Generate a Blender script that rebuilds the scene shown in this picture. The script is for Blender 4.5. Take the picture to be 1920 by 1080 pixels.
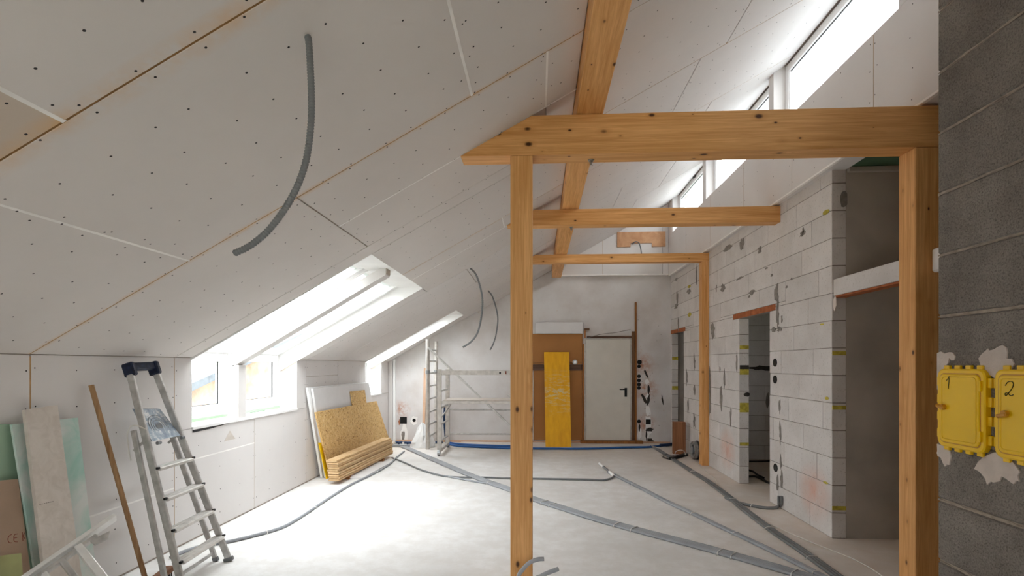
import bpy, bmesh, math, random
from mathutils import Vector, Matrix
C = bpy.context.scene.collection
for o in list(bpy.data.objects):
    bpy.data.objects.remove(o)
rnd = random.Random(7)

# ------------------------------------------------------------------ camera, sky, exposure
F = 960.0; CAMH = 1.5; HOR = 684.0
YAW = math.atan(50 / 960.0)
cam_d = bpy.data.cameras.new('camera'); cam = bpy.data.objects.new('camera', cam_d); C.objects.link(cam)
cam.location = (0, 0, CAMH); cam.rotation_euler = (math.pi / 2, 0, YAW)
cam_d.sensor_width = 36; cam_d.lens = 18; cam_d.shift_y = (HOR - 540) / 1920.0; cam_d.clip_start = .05
bpy.context.scene.camera = cam
wd = bpy.data.worlds.new('sky'); bpy.context.scene.world = wd; wd.use_nodes = True
bg = wd.node_tree.nodes['Background']
bg.inputs['Strength'].default_value = 14.5
def overcast():      # standard overcast sky: three times brighter overhead than at the horizon
    t = wd.node_tree; tc = t.nodes.new('ShaderNodeTexCoord'); sx = t.nodes.new('ShaderNodeSeparateXYZ'); r = t.nodes.new('ShaderNodeValToRGB')
    t.links.new(tc.outputs['Generated'], sx.inputs[0]); t.links.new(sx.outputs['Z'], r.inputs['Fac']); t.links.new(r.outputs['Color'], bg.inputs['Color'])
    e = r.color_ramp.elements; e[0].position = 0; e[0].color = (.325, .322, .333, 1); e[1].position = 1; e[1].color = (.975, .965, 1, 1)
overcast()
vs = bpy.context.scene.view_settings
vs.view_transform = 'Standard'; vs.look = 'None'; vs.gamma = 1.0; vs.exposure = 0.0; vs.use_curve_mapping = False
cy = bpy.context.scene.cycles
cy.max_bounces = 14; cy.diffuse_bounces = 10; cy.transparent_max_bounces = 16; cy.sample_clamp_indirect = 8

# ------------------------------------------------------------------ measuring helpers (metres from photo sight lines)
ca, sa = math.cos(YAW), math.sin(YAW)
K = .5543; X0 = -2.95; Z0 = 1.56; TH = math.atan(K)
YB = 9.95; XR = 2.53; XC = 2.46
def ray(u, v):
    r = (u - 960) / F; w = (HOR - v) / F
    return (r * ca - sa, ca + r * sa, w)
def onX(u, v, X): d = ray(u, v); t = X / d[0]; return Vector((X, d[1] * t, CAMH + d[2] * t))
def onY(u, v, Y): d = ray(u, v); t = Y / d[1]; return Vector((d[0] * t, Y, CAMH + d[2] * t))
def onZ(u, v, Z=0.0): d = ray(u, v); t = (Z - CAMH) / d[2]; return Vector((d[0] * t, d[1] * t, Z))
def onPl(u, v, p, n):
    d = Vector(ray(u, v)); o = Vector((0, 0, CAMH)); n = Vector(n)
    return o + d * ((Vector(p) - o).dot(n) / d.dot(n))
def zc(x): return Z0 + K * (x - X0)

# ------------------------------------------------------------------ materials
def lin(h):
    h = h.lstrip('#'); r = []
    for i in (0, 2, 4):
        c = int(h[i:i + 2], 16) / 255
        r.append(c / 12.92 if c <= .04045 else ((c + .055) / 1.055) ** 2.4)
    return (*r, 1)
class NT:
    def __init__(s, name, rough=.8, metal=0.0, spec=.3):
        s.m = bpy.data.materials.new(name); s.m.use_nodes = True; s.t = s.m.node_tree
        s.b = s.t.nodes['Principled BSDF']; s.b.inputs['Roughness'].default_value = rough
        s.b.inputs['Metallic'].default_value = metal; s.b.inputs['Specular IOR Level'].default_value = spec
        s._geo = None
    def n(s, ty, **kw):
        x = s.t.nodes.new(ty)
        for k, v in kw.items():
            if k in x.inputs.keys(): x.inputs[k].default_value = v
            else: setattr(x, k, v)
        return x
    def l(s, a, b): s.t.links.new(a, b)
    def pos(s, scale=(1, 1, 1), obj=False, loc=(0, 0, 0)):
        if obj: src = s.n('ShaderNodeTexCoord').outputs['Object']
        else: src = s.n('ShaderNodeNewGeometry').outputs['Position']
        mp = s.n('ShaderNodeMapping'); mp.inputs['Scale'].default_value = scale; mp.inputs['Location'].default_value = loc
        s.l(src, mp.inputs['Vector']); return mp.outputs['Vector']
    def noise(s, vec, scale, detail=3, rough=.5, dist=0):
        x = s.n('ShaderNodeTexNoise'); x.inputs['Scale'].default_value = scale; x.inputs['Detail'].default_value = detail
        x.inputs['Roughness'].default_value = rough; x.inputs['Distortion'].default_value = dist
        s.l(vec, x.inputs['Vector']); return x.outputs['Fac']
    def ramp(s, f, stops):
        x = s.n('ShaderNodeValToRGB'); e = x.color_ramp.elements
        while len(e) < len(stops): e.new(.5)
        for q, (p, c) in zip(e, stops):
            q.position = p; q.color = c if not isinstance(c, (int, float)) else (c, c, c, 1)
        s.l(f, x.inputs['Fac']); return x.outputs['Color']
    def mix(s, f, a, b, mode='MIX'):
        x = s.n('ShaderNodeMix', data_type='RGBA', blend_type=mode)
        for q, sk in ((f, x.inputs[0]), (a, x.inputs[6]), (b, x.inputs[7])):
            if hasattr(q, 'is_linked'): s.l(q, sk)
            else: sk.default_value = q
        return x.outputs[2]
    def math(s, op, a, b=0.0, c=0.0, clamp=False):
        x = s.n('ShaderNodeMath', operation=op); x.use_clamp = clamp
        for i, q in enumerate((a, b, c)):
            if hasattr(q, 'is_linked'): s.l(q, x.inputs[i])
            else: x.inputs[i].default_value = q
        return x.outputs[0]
    def col(s, c):
        if hasattr(c, 'is_linked'): s.l(c, s.b.inputs['Base Color'])
        else: s.b.inputs['Base Color'].default_value = c
        return s
    def bump(s, h, st=.2, d=.01):
        x = s.n('ShaderNodeBump'); x.inputs['Strength'].default_value = st; x.inputs['Distance'].default_value = d
        s.l(h, x.inputs['Height']); s.l(x.outputs['Normal'], s.b.inputs['Normal']); return s
def plain(name, h, rough=.7, metal=0, spec=.3, var=.06, sc=6, bump=0):
    k = NT(name, rough, metal, spec); c = lin(h); p = k.pos()
    f = k.noise(p, sc, 3)
    d = tuple(max(0, x * (1 - var * 2)) for x in c[:3]) + (1,); b = tuple(min(1, x * (1 + var)) for x in c[:3]) + (1,)
    k.col(k.ramp(f, [(.3, d), (.7, b)]))
    if bump: k.bump(k.noise(p, sc * 12, 3), bump, .004)
    return k.m
def gypsum(name, h, stain=False):
    k = NT(name, .85, 0, .25); p = k.pos(); c = lin(h)
    f = k.noise(p, 1.3, 4, .6)
    col = k.ramp(f, [(.3, tuple(x * .93 for x in c[:3]) + (1,)), (.7, c)])
    if stain:      # amber glue that has soaked out of three of the board joints
        sx = k.n('ShaderNodeSeparateXYZ'); k.l(k.n('ShaderNodeNewGeometry').outputs['Position'], sx.inputs[0])
        tot = None
        for yy, wd_, am in ((1.637, .075, .75), (2.82, .035, .55), (5.19, .03, .4)):
            d = k.math('ABSOLUTE', k.math('SUBTRACT', sx.outputs['Y'], yy))
            a = k.math('MULTIPLY', k.math('SUBTRACT', 1.0, k.math('DIVIDE', d, wd_), clamp=True), am)
            tot = a if tot is None else k.math('MAXIMUM', tot, a)
        nz = k.ramp(k.noise(p, 5, 4, .65), [(.36, 0.0), (.66, 1.0)])
        col = k.mix(k.math('MULTIPLY', tot, nz), col, lin('#d8a868'))
    k.col(col); k.bump(k.noise(p, 90, 2), .05, .002); return k.m
def wood(name, axis, light='#d39a5c', dark='#a8682c', knot='#4f2c12', kn=1.0, sc=1.0):
    k = NT(name, .55, 0, .35)
    st = [9, 9, 9]; st[axis] = .55
    p = k.pos(tuple(x * sc for x in st))
    f = k.noise(p, 1.6, 5, .6, 1.2)
    st2 = [38, 38, 38]; st2[axis] = 1.2
    g = k.noise(k.pos(tuple(x * sc for x in st2)), 1.6, 3, .55, 1.4)
    ff = k.math('ADD', k.math('MULTIPLY', f, .5), k.math('MULTIPLY', g, .5))
    col = k.ramp(ff, [(.33, lin(dark)), (.5, tuple((a + b) / 2 for a, b in zip(lin(light), lin(dark)))), (.64, lin(light))])
    if kn:
        st3 = [10.5, 10.5, 10.5]; st3[axis] = 6.0
        v = k.n('ShaderNodeTexVoronoi'); v.inputs['Scale'].default_value = 1.0; v.inputs['Randomness'].default_value = 1
        k.l(k.pos(tuple(x * sc for x in st3), loc=(.37, .11, .23)), v.inputs['Vector'])
        sp_ = k.n('ShaderNodeSeparateColor'); k.l(v.outputs['Color'], sp_.inputs[0])
        vd = k.math('DIVIDE', v.outputs['Distance'], k.math('MULTIPLY_ADD', k.math('POWER', sp_.outputs[0], 2.0), 1.25, .12))
        kk = k.ramp(vd, [(.07 * kn, 1.0), (.15 * kn, 0.0)])
        halo = k.ramp(vd, [(.1 * kn, .55), (.32 * kn, 0.0)])
        col = k.mix(halo, col, lin(dark)); col = k.mix(kk, col, lin(knot))
    k.col(col); k.bump(ff, .08, .004); return k.m
def wood_obj(name, light, dark, axis=2):
    k = NT(name, .6, 0, .3); st = [14, 14, 14]; st[axis] = .8
    f = k.noise(k.pos(tuple(st)), 1.5, 5, .6, .8)
    k.col(k.ramp(f, [(.33, lin(dark)), (.66, lin(light))])); return k.m

M = {}
M['board'] = gypsum('plasterboard', '#ddd9d7')
M['board_stain'] = gypsum('plasterboard_glued', '#d9d3cf', True)
M['board_tan'] = gypsum('plasterboard_back', '#c9bbad', True)
M['filler_white'] = plain('joint_filler_white', '#f2efec', .8)
M['filler_tan'] = plain('joint_glue_tan', '#b08a58', .7, var=.15, sc=14)
M['filler_brown'] = plain('joint_glue_brown', '#8a6538', .7, var=.15, sc=14)
M['filler_grey'] = plain('joint_filler_grey', '#c2b6aa', .8)  # even pale grey of joints, ceiling deck and wall cores
M['screw'] = plain('screw_black', '#26221f', .5)
M['pvc'] = plain('white_pvc', '#f4f4f4', .35, spec=.5, var=.01)
M['reveal'] = plain('white_reveal', '#eeedec', .8, var=.02)
M['tape'] = plain('green_film', '#a3d6a0', .45, var=.1)
M['gasket'] = plain('dark_gasket', '#3a3a3c', .6)
M['hardware'] = plain('white_handle', '#efefef', .3, spec=.6)
def glass():
    k = NT('window_glass'); t = k.t; out = t.nodes['Material Output']; t.nodes.remove(k.b)
    tr = k.n('ShaderNodeBsdfTransparent'); tr.inputs['Color'].default_value = (.93, .96, .95, 1)
    gl = k.n('ShaderNodeBsdfGlossy'); gl.inputs['Roughness'].default_value = .02
    fr = k.n('ShaderNodeLayerWeight'); fr.inputs['Blend'].default_value = .5
    fac = k.math('MULTIPLY_ADD', k.math('POWER', fr.outputs['Facing'], 5.0), .75, .03)
    mx = k.n('ShaderNodeMixShader'); k.l(fac, mx.inputs[0]); k.l(tr.outputs[0], mx.inputs[1]); k.l(gl.outputs[0], mx.inputs[2])
    k.l(mx.outputs[0], out.inputs['Surface']); return k.m
M['glass'] = glass()
def concrete():
    k = NT('concrete_screed', .75, 0, .3); p = k.pos()
    f = k.noise(p, .9, 6, .62); f2 = k.noise(p, 6, 5, .7)
    c = k.ramp(f, [(.3, lin('#d6d4d2')), (.5, lin('#e4e3e2')), (.72, lin('#eeeeee'))])
    c = k.mix(k.ramp(f2, [(.42, .35), (.6, 0.0)]), c, lin('#cfcac4'))
    sx = k.n('ShaderNodeSeparateXYZ'); k.l(k.n('ShaderNodeNewGeometry').outputs['Position'], sx.inputs[0])
    # clay-coloured building dust swept up along the block wall and the back of the room
    e1 = k.math('MULTIPLY', k.math('SUBTRACT', sx.outputs['X'], 1.3), .6, clamp=True)
    e2 = k.math('MULTIPLY', k.math('SUBTRACT', sx.outputs['Y'], 8.0), .4, clamp=True)
    e = k.math('MULTIPLY', k.math('MAXIMUM', e1, e2), k.ramp(k.noise(p, 2.2, 5, .65), [(.25, .45), (.7, 1.0)]))
    c = k.mix(k.math('MULTIPLY', e, .8), c, lin('#c9b39d'))
    k.col(c); k.bump(k.noise(p, 45, 4), .12, .004); return k.m
M['floor'] = concrete()
def plaster():
    k = NT('wall_plaster', .9, 0, .2); p = k.pos()
    f = k.noise(p, 1.1, 5, .6); c = k.ramp(f, [(.3, lin('#c6bfbb')), (.55, lin('#d8d5d4')), (.75, lin('#dedddd'))])
    sp = k.ramp(k.noise(p, 7, 4, .7), [(.66, 0.0), (.78, .55)]); c = k.mix(sp, c, lin('#b98f6c'))
    # reddish brick dust around the chased-out sockets
    for cx, cz, r in ((1.98, 1.5, .28), (2.05, 1.05, .3), (2.05, .35, .25), (-2.7, .62, .22)):
        d = k.n('ShaderNodeVectorMath', operation='DISTANCE'); k.l(k.n('ShaderNodeNewGeometry').outputs['Position'], d.inputs[0])
        d.inputs[1].default_value = (cx, YB, cz)
        a = k.math('SUBTRACT', 1.0, k.math('DIVIDE', d.outputs['Value'], r), clamp=True)
        c = k.mix(k.math('MULTIPLY', k.math('MULTIPLY', a, .9), k.ramp(k.noise(p, 11, 4, .7), [(.4, 0.0), (.62, 1.0)])), c, lin('#b4744c'))
    k.col(c); k.bump(k.noise(p, 30, 4), .12, .004); return k.m
M['plaster'] = plaster()
M['plaster_grey'] = plain('grey_render', '#b3aba2', .9, var=.1, sc=2.2, bump=.15)
M['green_ceiling'] = plain('green_ceiling_board', '#4f6a52', .85, var=.08)
def aac():
    k = NT('aerated_concrete', .95, 0, .15); p = k.pos()
    oi = k.n('ShaderNodeObjectInfo')
    f = k.noise(p, 3, 5, .6)
    c = k.ramp(f, [(.3, lin('#cec9c6')), (.7, lin('#dedad8'))])
    v = k.ramp(oi.outputs['Random'], [(0.0, .9), (1.0, 1.0)]); c = k.mix(1.0, c, v, 'MULTIPLY')
    pit = k.ramp(k.noise(p, 60, 2, .6), [(.3, .5), (.4, 0.0)]); c = k.mix(pit, c, lin('#a9a29c'))
    for loc, r in (((XR, 4.85, .33), .3), ((XR, 7.02, .37), .32)):       # red chalk dust rubbed on two blocks
        d = k.n('ShaderNodeVectorMath', operation='DISTANCE'); k.l(k.n('ShaderNodeNewGeometry').outputs['Position'], d.inputs[0])
        d.inputs[1].default_value = loc
        a = k.math('SUBTRACT', 1.0, k.math('DIVIDE', d.outputs['Value'], r), clamp=True)
        c = k.mix(k.math('MULTIPLY', k.math('MULTIPLY', a, .55), k.ramp(k.noise(p, 7, 4, .6), [(.3, .4), (.6, 1.0)])), c, lin('#d98a62'))
    k.col(c); k.bump(k.noise(p, 70, 3), .15, .003); return k.m
M['aac'] = aac()
M['joint'] = plain('grey_thin_joint', '#8d857e', .95, var=.1)
M['mortar'] = plain('grey_mortar', '#8b857f', .95, var=.15, sc=20, bump=.3)
M['mortar_dark'] = plain('dark_mortar', '#3f3a36', .95, var=.15, sc=20, bump=.3)
M['yellow_mark'] = plain('yellow_block_marking', '#c2b24c', .9, var=.2, sc=20)
M['clay'] = plain('clay_lintel', '#a8623c', .85, var=.15, sc=15)
def pierm():
    k = NT('dark_concrete_block', .95, 0, .15); p = k.pos(); oi = k.n('ShaderNodeObjectInfo')
    f = k.noise(p, 5, 5, .65); g = k.noise(p, 160, 3, .7)
    c = k.ramp(f, [(.3, lin('#77716b')), (.7, lin('#938d87'))])
    c = k.mix(k.ramp(g, [(.35, .6), (.5, 0.0)]), c, lin('#4a4642')); c = k.mix(k.ramp(g, [(.58, 0.0), (.72, .45)]), c, lin('#aaa49e'))
    c = k.mix(k.ramp(k.noise(p, 2.6, 4, .6), [(.62, 0.0), (.75, .4)]), c, lin('#a39b92'))
    c = k.mix(1.0, c, k.ramp(oi.outputs['Random'], [(0.0, .88), (1.0, 1.0)]), 'MULTIPLY')
    k.col(c); k.bump(g, .5, .004); return k.m
M['pier'] = pierm()
M['pier_mortar'] = plain('pale_bed_mortar', '#a89d91', .95, var=.15, sc=25, bump=.4)
M['smear'] = plain('white_plaster_smear', '#cfc4bc', .85, var=.06, sc=18, bump=.35)
M['wx'] = wood('spruce_along_x', 0, '#e9b376', '#c58a48'); M['wy'] = wood('spruce_along_y', 1, '#e9b376', '#c58a48'); M['wz'] = wood('spruce_along_z', 2, '#e9b376', '#c58a48')
M['steel'] = plain('zinc_steel', '#a9acae', .35, 1.0, .5, .1, 30)
M['alu'] = plain('aluminium', '#c9c7c4', .42, .6, .5, .12, 18)
M['alu_white'] = plain('pale_aluminium', '#c9c4be', .45, .35, .5, .08, 18)
M['alu_bright'] = plain('bright_aluminium', '#e6e5e2', .35, .25, .6, .05, 18)
M['navy'] = plain('navy_plastic', '#1d2740', .45, var=.3, sc=40)
M['grey_plastic'] = plain('grey_conduit', '#9b9ea3', .5, var=.06)
M['conduit_dark'] = plain('dark_grey_conduit', '#797b7d', .5, var=.08)
M['dark_tube'] = plain('black_brown_tube', '#3a3431', .6)
M['black'] = plain('black_plastic', '#141414', .5)
M['blue'] = plain('blue_pipe', '#2d5f9e', .4, var=.08)
M['blue_dark'] = plain('dark_blue_pipe', '#243a5c', .5, var=.08)
M['clip'] = plain('white_clip', '#e6e4e0', .5)
M['cable_white'] = plain('white_cable', '#d9d4cc', .5)
M['stick'] = wood_obj('broom_handle_wood', '#ad8a64', '#85623f', 2)
def edgew():
    k = NT('board_edge_wood', .8, 0, .2); oi = k.n('ShaderNodeObjectInfo'); c = k.ramp(k.noise(k.pos((14, 3, 40)), 1.5, 3), [(.3, lin('#d4ae7e')), (.7, lin('#e6c79c'))])
    k.col(k.mix(1.0, c, k.ramp(oi.outputs['Random'], [(0.0, .74), (1.0, 1.0)]), 'MULTIPLY')); return k.m
M['osb_edge'] = edgew()
def osb():
    k = NT('strand_board', .7, 0, .3); p = k.pos((3, 9, 9))
    v = k.n('ShaderNodeTexVoronoi'); v.inputs['Scale'].default_value = 5.5; k.l(k.pos((1, 1, 1)), v.inputs['Vector'])
    n1 = k.noise(k.pos((3, 9, 9)), 1.5, 4, .65, 3.0); n2 = k.noise(k.pos((9, 5, 12)), 1.6, 3, .6, 2.5)
    c = k.ramp(n1, [(.32, lin('#b98d50')), (.45, lin('#d2ab6e')), (.6, lin('#dfbf88')), (.75, lin('#ecd6a8'))])
    c = k.mix(k.ramp(n2, [(.34, .85), (.43, 0.0)]), c, lin('#8f6230'))
    k.col(c); return k.m
M['osb'] = osb()
M['xps'] = plain('white_foam_board', '#dbd9d9', .85, var=.02)
M['xps_edge'] = plain('white_foam_edge', '#f2f2f2', .85, var=.02)
def marble(name, a, b, sc=3):
    k = NT(name, .7, 0, .3); f = k.noise(k.pos(), sc, 5, .6, 1.0); k.col(k.ramp(f, [(.35, lin(a)), (.62, lin(b))])); return k.m
M['mint'] = marble('mint_board', '#a4cbbf', '#d8dcd8', 3)
M['mint_edge'] = plain('mint_board_edge', '#d9d6cc', .8)
M['green_board'] = plain('green_board', '#9db79f', .8, var=.04)
M['brown_board'] = plain('brown_hardboard', '#a58d79', .75, var=.04)
M['olive_board'] = plain('olive_board', '#9b9c6c', .8, var=.1)
M['fibre'] = marble('beige_fibre_board', '#c4bab0', '#d0c7be', 14)
M['red_pen'] = plain('red_brown_marker', '#8a4a38', .8)
M['grey_print'] = plain('grey_print', '#8f8880', .8)
M['brown_panel'] = plain('brown_covering_board', '#a87440', .6, var=.05, sc=2)
M['dark_plank'] = wood_obj('dark_timber', '#6d5040', '#4a352a', 0)
M['lath'] = wood_obj('timber_lath', '#a9713c', '#805026', 2)
M['lath_dark'] = wood_obj('brown_plank', '#7d5c40', '#5b3f2a', 2)
def formwork():
    k = NT('yellow_shuttering', .5, 0, .4); p = k.pos((1, 1, 1))
    c = k.ramp(k.noise(k.pos((9, 9, .8)), 1.5, 4), [(.3, lin('#e0a010')), (.7, lin('#f2b81c'))])
    sx = k.n('ShaderNodeSeparateXYZ'); k.l(p, sx.inputs[0])
    band = k.math('SUBTRACT', 1.0, k.math('ABSOLUTE', k.math('MULTIPLY', k.math('SUBTRACT', sx.outputs['Z'], .98), 2.2)), clamp=True)
    w = k.math('MULTIPLY', band, k.ramp(k.noise(k.pos((6, 6, 22)), 1.3, 5, .7), [(.5, 0.0), (.6, 1.0)]))
    c = k.mix(w, c, lin('#d8c79a')); k.col(c); return k.m
M['formwork'] = formwork()
M['door'] = plain('pale_grey_door', '#d3cfc6', .5, var=.02)
M['pink_wood'] = plain('raw_pinkish_wood', '#d0ab90', .8)
M['plank_red'] = wood_obj('brown_offcut', '#9a6a48', '#7a4d32', 2)
M['ply'] = marble('plywood_sheet', '#b98863', '#cda07a', 4)
M['plastic_sheet'] = plain('white_plastic_sheet', '#eceef0', .25, spec=.6, var=.03)
M['yellow'] = plain('yellow_plastic', '#f2c600', .35, spec=.5, var=.02)
M['orange'] = plain('ochre_plastic', '#c78a16', .4, spec=.5, var=.05)
M['pen'] = plain('black_felt_pen', '#2b2a18', .6)
M['reel'] = plain('grey_coil', '#8f8c89', .6, var=.15, sc=40)
M['roof_tile'] = plain('house_roof_grey', '#6a7078', .8, var=.1)
M['brickwall'] = plain('house_wall_clay', '#c2a590', .9, var=.2, sc=3)
M['house_white'] = plain('house_render', '#bab5ae', .9)
M['hedge'] = plain('hedge_leaf', '#a3a98c', .8, var=.3, sc=9)
M['grass'] = plain('outdoor_ground', '#8f9079', .95, var=.2, sc=1)
M['metal_roof'] = plain('sheet_roof', '#8c9094', .5, var=.05)

# ------------------------------------------------------------------ mesh helpers
ORG = {}
def bez(pts, n=8):
    P = [Vector(p) for p in pts]; P = [P[0] * 2 - P[1]] + P + [P[-1] * 2 - P[-2]]; out = []
    for i in range(1, len(P) - 2):
        a, b, c, d = P[i - 1:i + 3]
        for j in range(n):
            t = j / n
            out.append(.5 * ((2 * b) + (c - a) * t + (2 * a - 5 * b + 4 * c - d) * t * t + (3 * b - a - 3 * c + d) * t ** 3))
    out.append(P[-2]); return out
class MB:
    def __init__(s): s.v = []; s.f = []; s.sm = []
    def add(s, vs, fs, smooth=False):
        o = len(s.v); s.v += [Vector(v) for v in vs]; s.f += [tuple(i + o for i in f) for f in fs]; s.sm += [smooth] * len(fs); return s
    def box(s, x0, x1, y0, y1, z0, z1):
        s.add([(x, y, z) for x in (x0, x1) for y in (y0, y1) for z in (z0, z1)],
              [(0, 1, 3, 2), (4, 6, 7, 5), (0, 4, 5, 1), (2, 3, 7, 6), (0, 2, 6, 4), (1, 5, 7, 3)]); return s
    def cbox(s, c, h, ch=.003, mat=None):
        vs = []; ix = {}
        for sx in (-1, 1):
            for sy in (-1, 1):
                for sz in (-1, 1):
                    sg = (sx, sy, sz)
                    for a in range(3):
                        p = [sg[i] * (h[i] if i == a else h[i] - ch) for i in range(3)]
                        ix[sg, a] = len(vs); p = Vector(p)
                        if mat is not None: p = mat @ p
                        vs.append(p + Vector(c))
        fs = []
        for a in range(3):
            b, d = (a + 1) % 3, (a + 2) % 3
            for sg in (-1, 1):
                q = []
                for (p, r) in ((-1, -1), (1, -1), (1, 1), (-1, 1)):
                    t = [0, 0, 0]; t[a] = sg; t[b] = p; t[d] = r; q.append(ix[tuple(t), a])
                fs.append(tuple(q) if sg > 0 else tuple(q[::-1]))
        for a in range(3):
            b, d = (a + 1) % 3, (a + 2) % 3
            for p in (-1, 1):
                for r in (-1, 1):
                    t0 = [0, 0, 0]; t0[b] = p; t0[d] = r; t1 = t0[:]; t0[a] = -1; t1[a] = 1; t0 = tuple(t0); t1 = tuple(t1)
                    q = (ix[t0, b], ix[t1, b], ix[t1, d], ix[t0, d]); fs.append(q if p * r > 0 else q[::-1])
        for sx in (-1, 1):
            for sy in (-1, 1):
                for sz in (-1, 1):
                    t = (sx, sy, sz); q = (ix[t, 0], ix[t, 1], ix[t, 2]); fs.append(q if sx * sy * sz > 0 else q[::-1])
        return s.add(vs, fs)
    def bx(s, x0, x1, y0, y1, z0, z1, ch=.003):
        return s.cbox(((x0 + x1) / 2, (y0 + y1) / 2, (z0 + z1) / 2), (abs(x1 - x0) / 2, abs(y1 - y0) / 2, abs(z1 - z0) / 2), ch)
    def prism(s, pts, off):
        n = len(pts); off = Vector(off); P = [Vector(p) for p in pts]
        nr = Vector((0, 0, 0))
        for i in range(n): nr += P[i].cross(P[(i + 1) % n])
        if nr.dot(off) > 0: P = P[::-1]
        vs = P + [p + off for p in P]
        fs = [tuple(range(n)), tuple(range(2 * n - 1, n - 1, -1))] + [(i, i + n, (i + 1) % n + n, (i + 1) % n) for i in range(n)]
        return s.add(vs, fs)
    def beam(s, a, b, w, h, up=(0, 0, 1), ch=.002):
        a, b = Vector(a), Vector(b); d = (b - a); L = d.length; d.normalize(); u = Vector(up); r = d.cross(u)
        if r.length < 1e-4: r = d.cross(Vector((1, 0, 0)))
        r.normalize(); u = r.cross(d)
        return s.cbox((a + b) / 2, (L / 2, w / 2, h / 2), ch, Matrix((d, r, u)).transposed())
    def tube(s, pts, r, n=8, cap=True):
        P = [Vector(p) for p in pts]; rings = []; pu = None; o = len(s.v); vs = []
        for i, p in enumerate(P):
            t = (P[min(i + 1, len(P) - 1)] - P[max(i - 1, 0)]).normalized()
            if pu is None:
                pu = t.cross(Vector((0, 0, 1)));
                if pu.length < .01: pu = t.cross(Vector((1, 0, 0)))
            u = (pu - t * pu.dot(t)).normalized(); pu = u; w = t.cross(u)
            rr = r(i) if callable(r) else r
            vs += [p + (u * math.cos(2 * math.pi * j / n) + w * math.sin(2 * math.pi * j / n)) * rr for j in range(n)]
        fs = []
        for i in range(len(P) - 1):
            for j in range(n):
                fs.append((i * n + j, i * n + (j + 1) % n, (i + 1) * n + (j + 1) % n, (i + 1) * n + j))
        s.add(vs, fs, True)
        if cap:
            s.add(vs[:n], [tuple(range(n))[::-1]]); s.add(vs[-n:], [tuple(range(n))])
        return s
    def cyl(s, a, b, r, n=16): return s.tube([a, b], r, n)
    def disc(s, c, nrm, r, n=6, th=.0008):
        nrm = Vector(nrm).normalized(); u = nrm.orthogonal().normalized(); w = nrm.cross(u); c = Vector(c)
        vs = [c + (u * math.cos(2 * math.pi * j / n) + w * math.sin(2 * math.pi * j / n)) * r + nrm * th for j in range(n)]
        return s.add(vs, [tuple(range(n))])
    def build(s, name, mat, parent=None, loc=None, **props):
        org = ORG.get(parent, Vector((0, 0, 0))) if parent else (Vector(loc) if loc else Vector((0, 0, 0)))
        me = bpy.data.meshes.new(name); me.from_pydata([v - org for v in s.v], [], s.f); me.update()
        me.polygons.foreach_set('use_smooth', s.sm)
        me.materials.append(M[mat] if isinstance(mat, str) else mat)
        o = bpy.data.objects.new(name, me); C.objects.link(o)
        if parent: o.parent = parent
        else: o.location = org
        ORG[o] = org
        for k, v in props.items(): o[k] = v
        return o
def thing(name, loc, label, cat, group=None):
    o = bpy.data.objects.new(name, None); C.objects.link(o); o.location = loc; o.empty_display_size = .1
    ORG[o] = Vector(loc); o['label'] = label; o['category'] = cat
    if group: o['group'] = group
    return o
def tag(o, label, cat, group=None):
    o['label'] = label; o['category'] = cat
    if group: o['group'] = group
    return o
def struct(name):
    o = bpy.data.objects.new(name, None); C.objects.link(o); ORG[o] = Vector((0, 0, 0)); o['kind'] = 'structure'; o.empty_display_size = .1; return o
def minus(rects, holes):
    out = list(rects)
    for (hx0, hx1, hy0, hy1) in holes:
        nx = []
        for (x0, x1, y0, y1) in out:
            if hx0 >= x1 or hx1 <= x0 or hy0 >= y1 or hy1 <= y0: nx.append((x0, x1, y0, y1)); continue
            if hy0 > y0: nx.append((x0, x1, y0, hy0))
            if hy1 < y1: nx.append((x0, x1, hy1, y1))
            a, b = max(y0, hy0), min(y1, hy1)
            if hx0 > x0: nx.append((x0, hx0, a, b))
            if hx1 < x1: nx.append((hx1, x1, a, b))
        out = nx
    return [r for r in out if r[1] - r[0] > .012 and r[3] - r[2] > .012]
def lean_board(quad, th, name, mat, parent=None, **kw):
    a, b, c, d = [Vector(q) for q in quad]; n = (b - a).cross(d - a).normalized()
    return MB().prism([a, b, c, d], n * th).build(name, mat, parent, **kw)

# ------------------------------------------------------------------ SHELL: floor
YN = -3.6                                   # the room goes on behind the camera
DORM = [(4.21, 6.11), (8.6, 9.47)]
XT = -1.40                                   # top edge of the roof-window openings
MB().box(-3.3, 4.7, YN - .3, 10.3, -.25, 0).build('floor', 'floor', kind='structure')

# ceiling: sloping slab with three roof-window openings
ceil = struct('ceiling')
T1, T2 = .0145, .24
mb = MB()
for (x0, x1, y0, y1) in minus([(-3.3, 2.8, YN - .3, 10.3)], [(-3.4, XT, a, b) for a, b in DORM]):
    mb.prism([(x0, y0, zc(x0) + T1), (x1, y0, zc(x1) + T1), (x1, y0, zc(x1) + T2), (x0, y0, zc(x0) + T2)], (0, y1 - y0, 0))
mb.build('ceiling_deck', 'filler_grey', ceil)
for a, b in DORM:
    r = MB().prism([(XT, a, zc(XT) + T1 + .002), (XT - .42, a, zc(XT) + T1 + .002), (XT, a, zc(XT) + T2)], (0, b - a, 0)).build('reveal', 'reveal', ceil)
    for (yy, dy) in ((a, .008), (b, -.008)):
        MB().prism([(-3.17, yy, zc(-3.17) - .02), (XT, yy, zc(XT) + .002), (XT, yy, zc(XT) + T2 - .005), (-3.17, yy, zc(-3.17) + T2 - .005)], (0, dy, 0)).build('reveal', 'reveal', ceil)
nrm = Vector((K, 0, -1)).normalized()        # pointing into the room
RM = Matrix.Rotation(-TH, 3, 'Y')
G = .004
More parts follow.
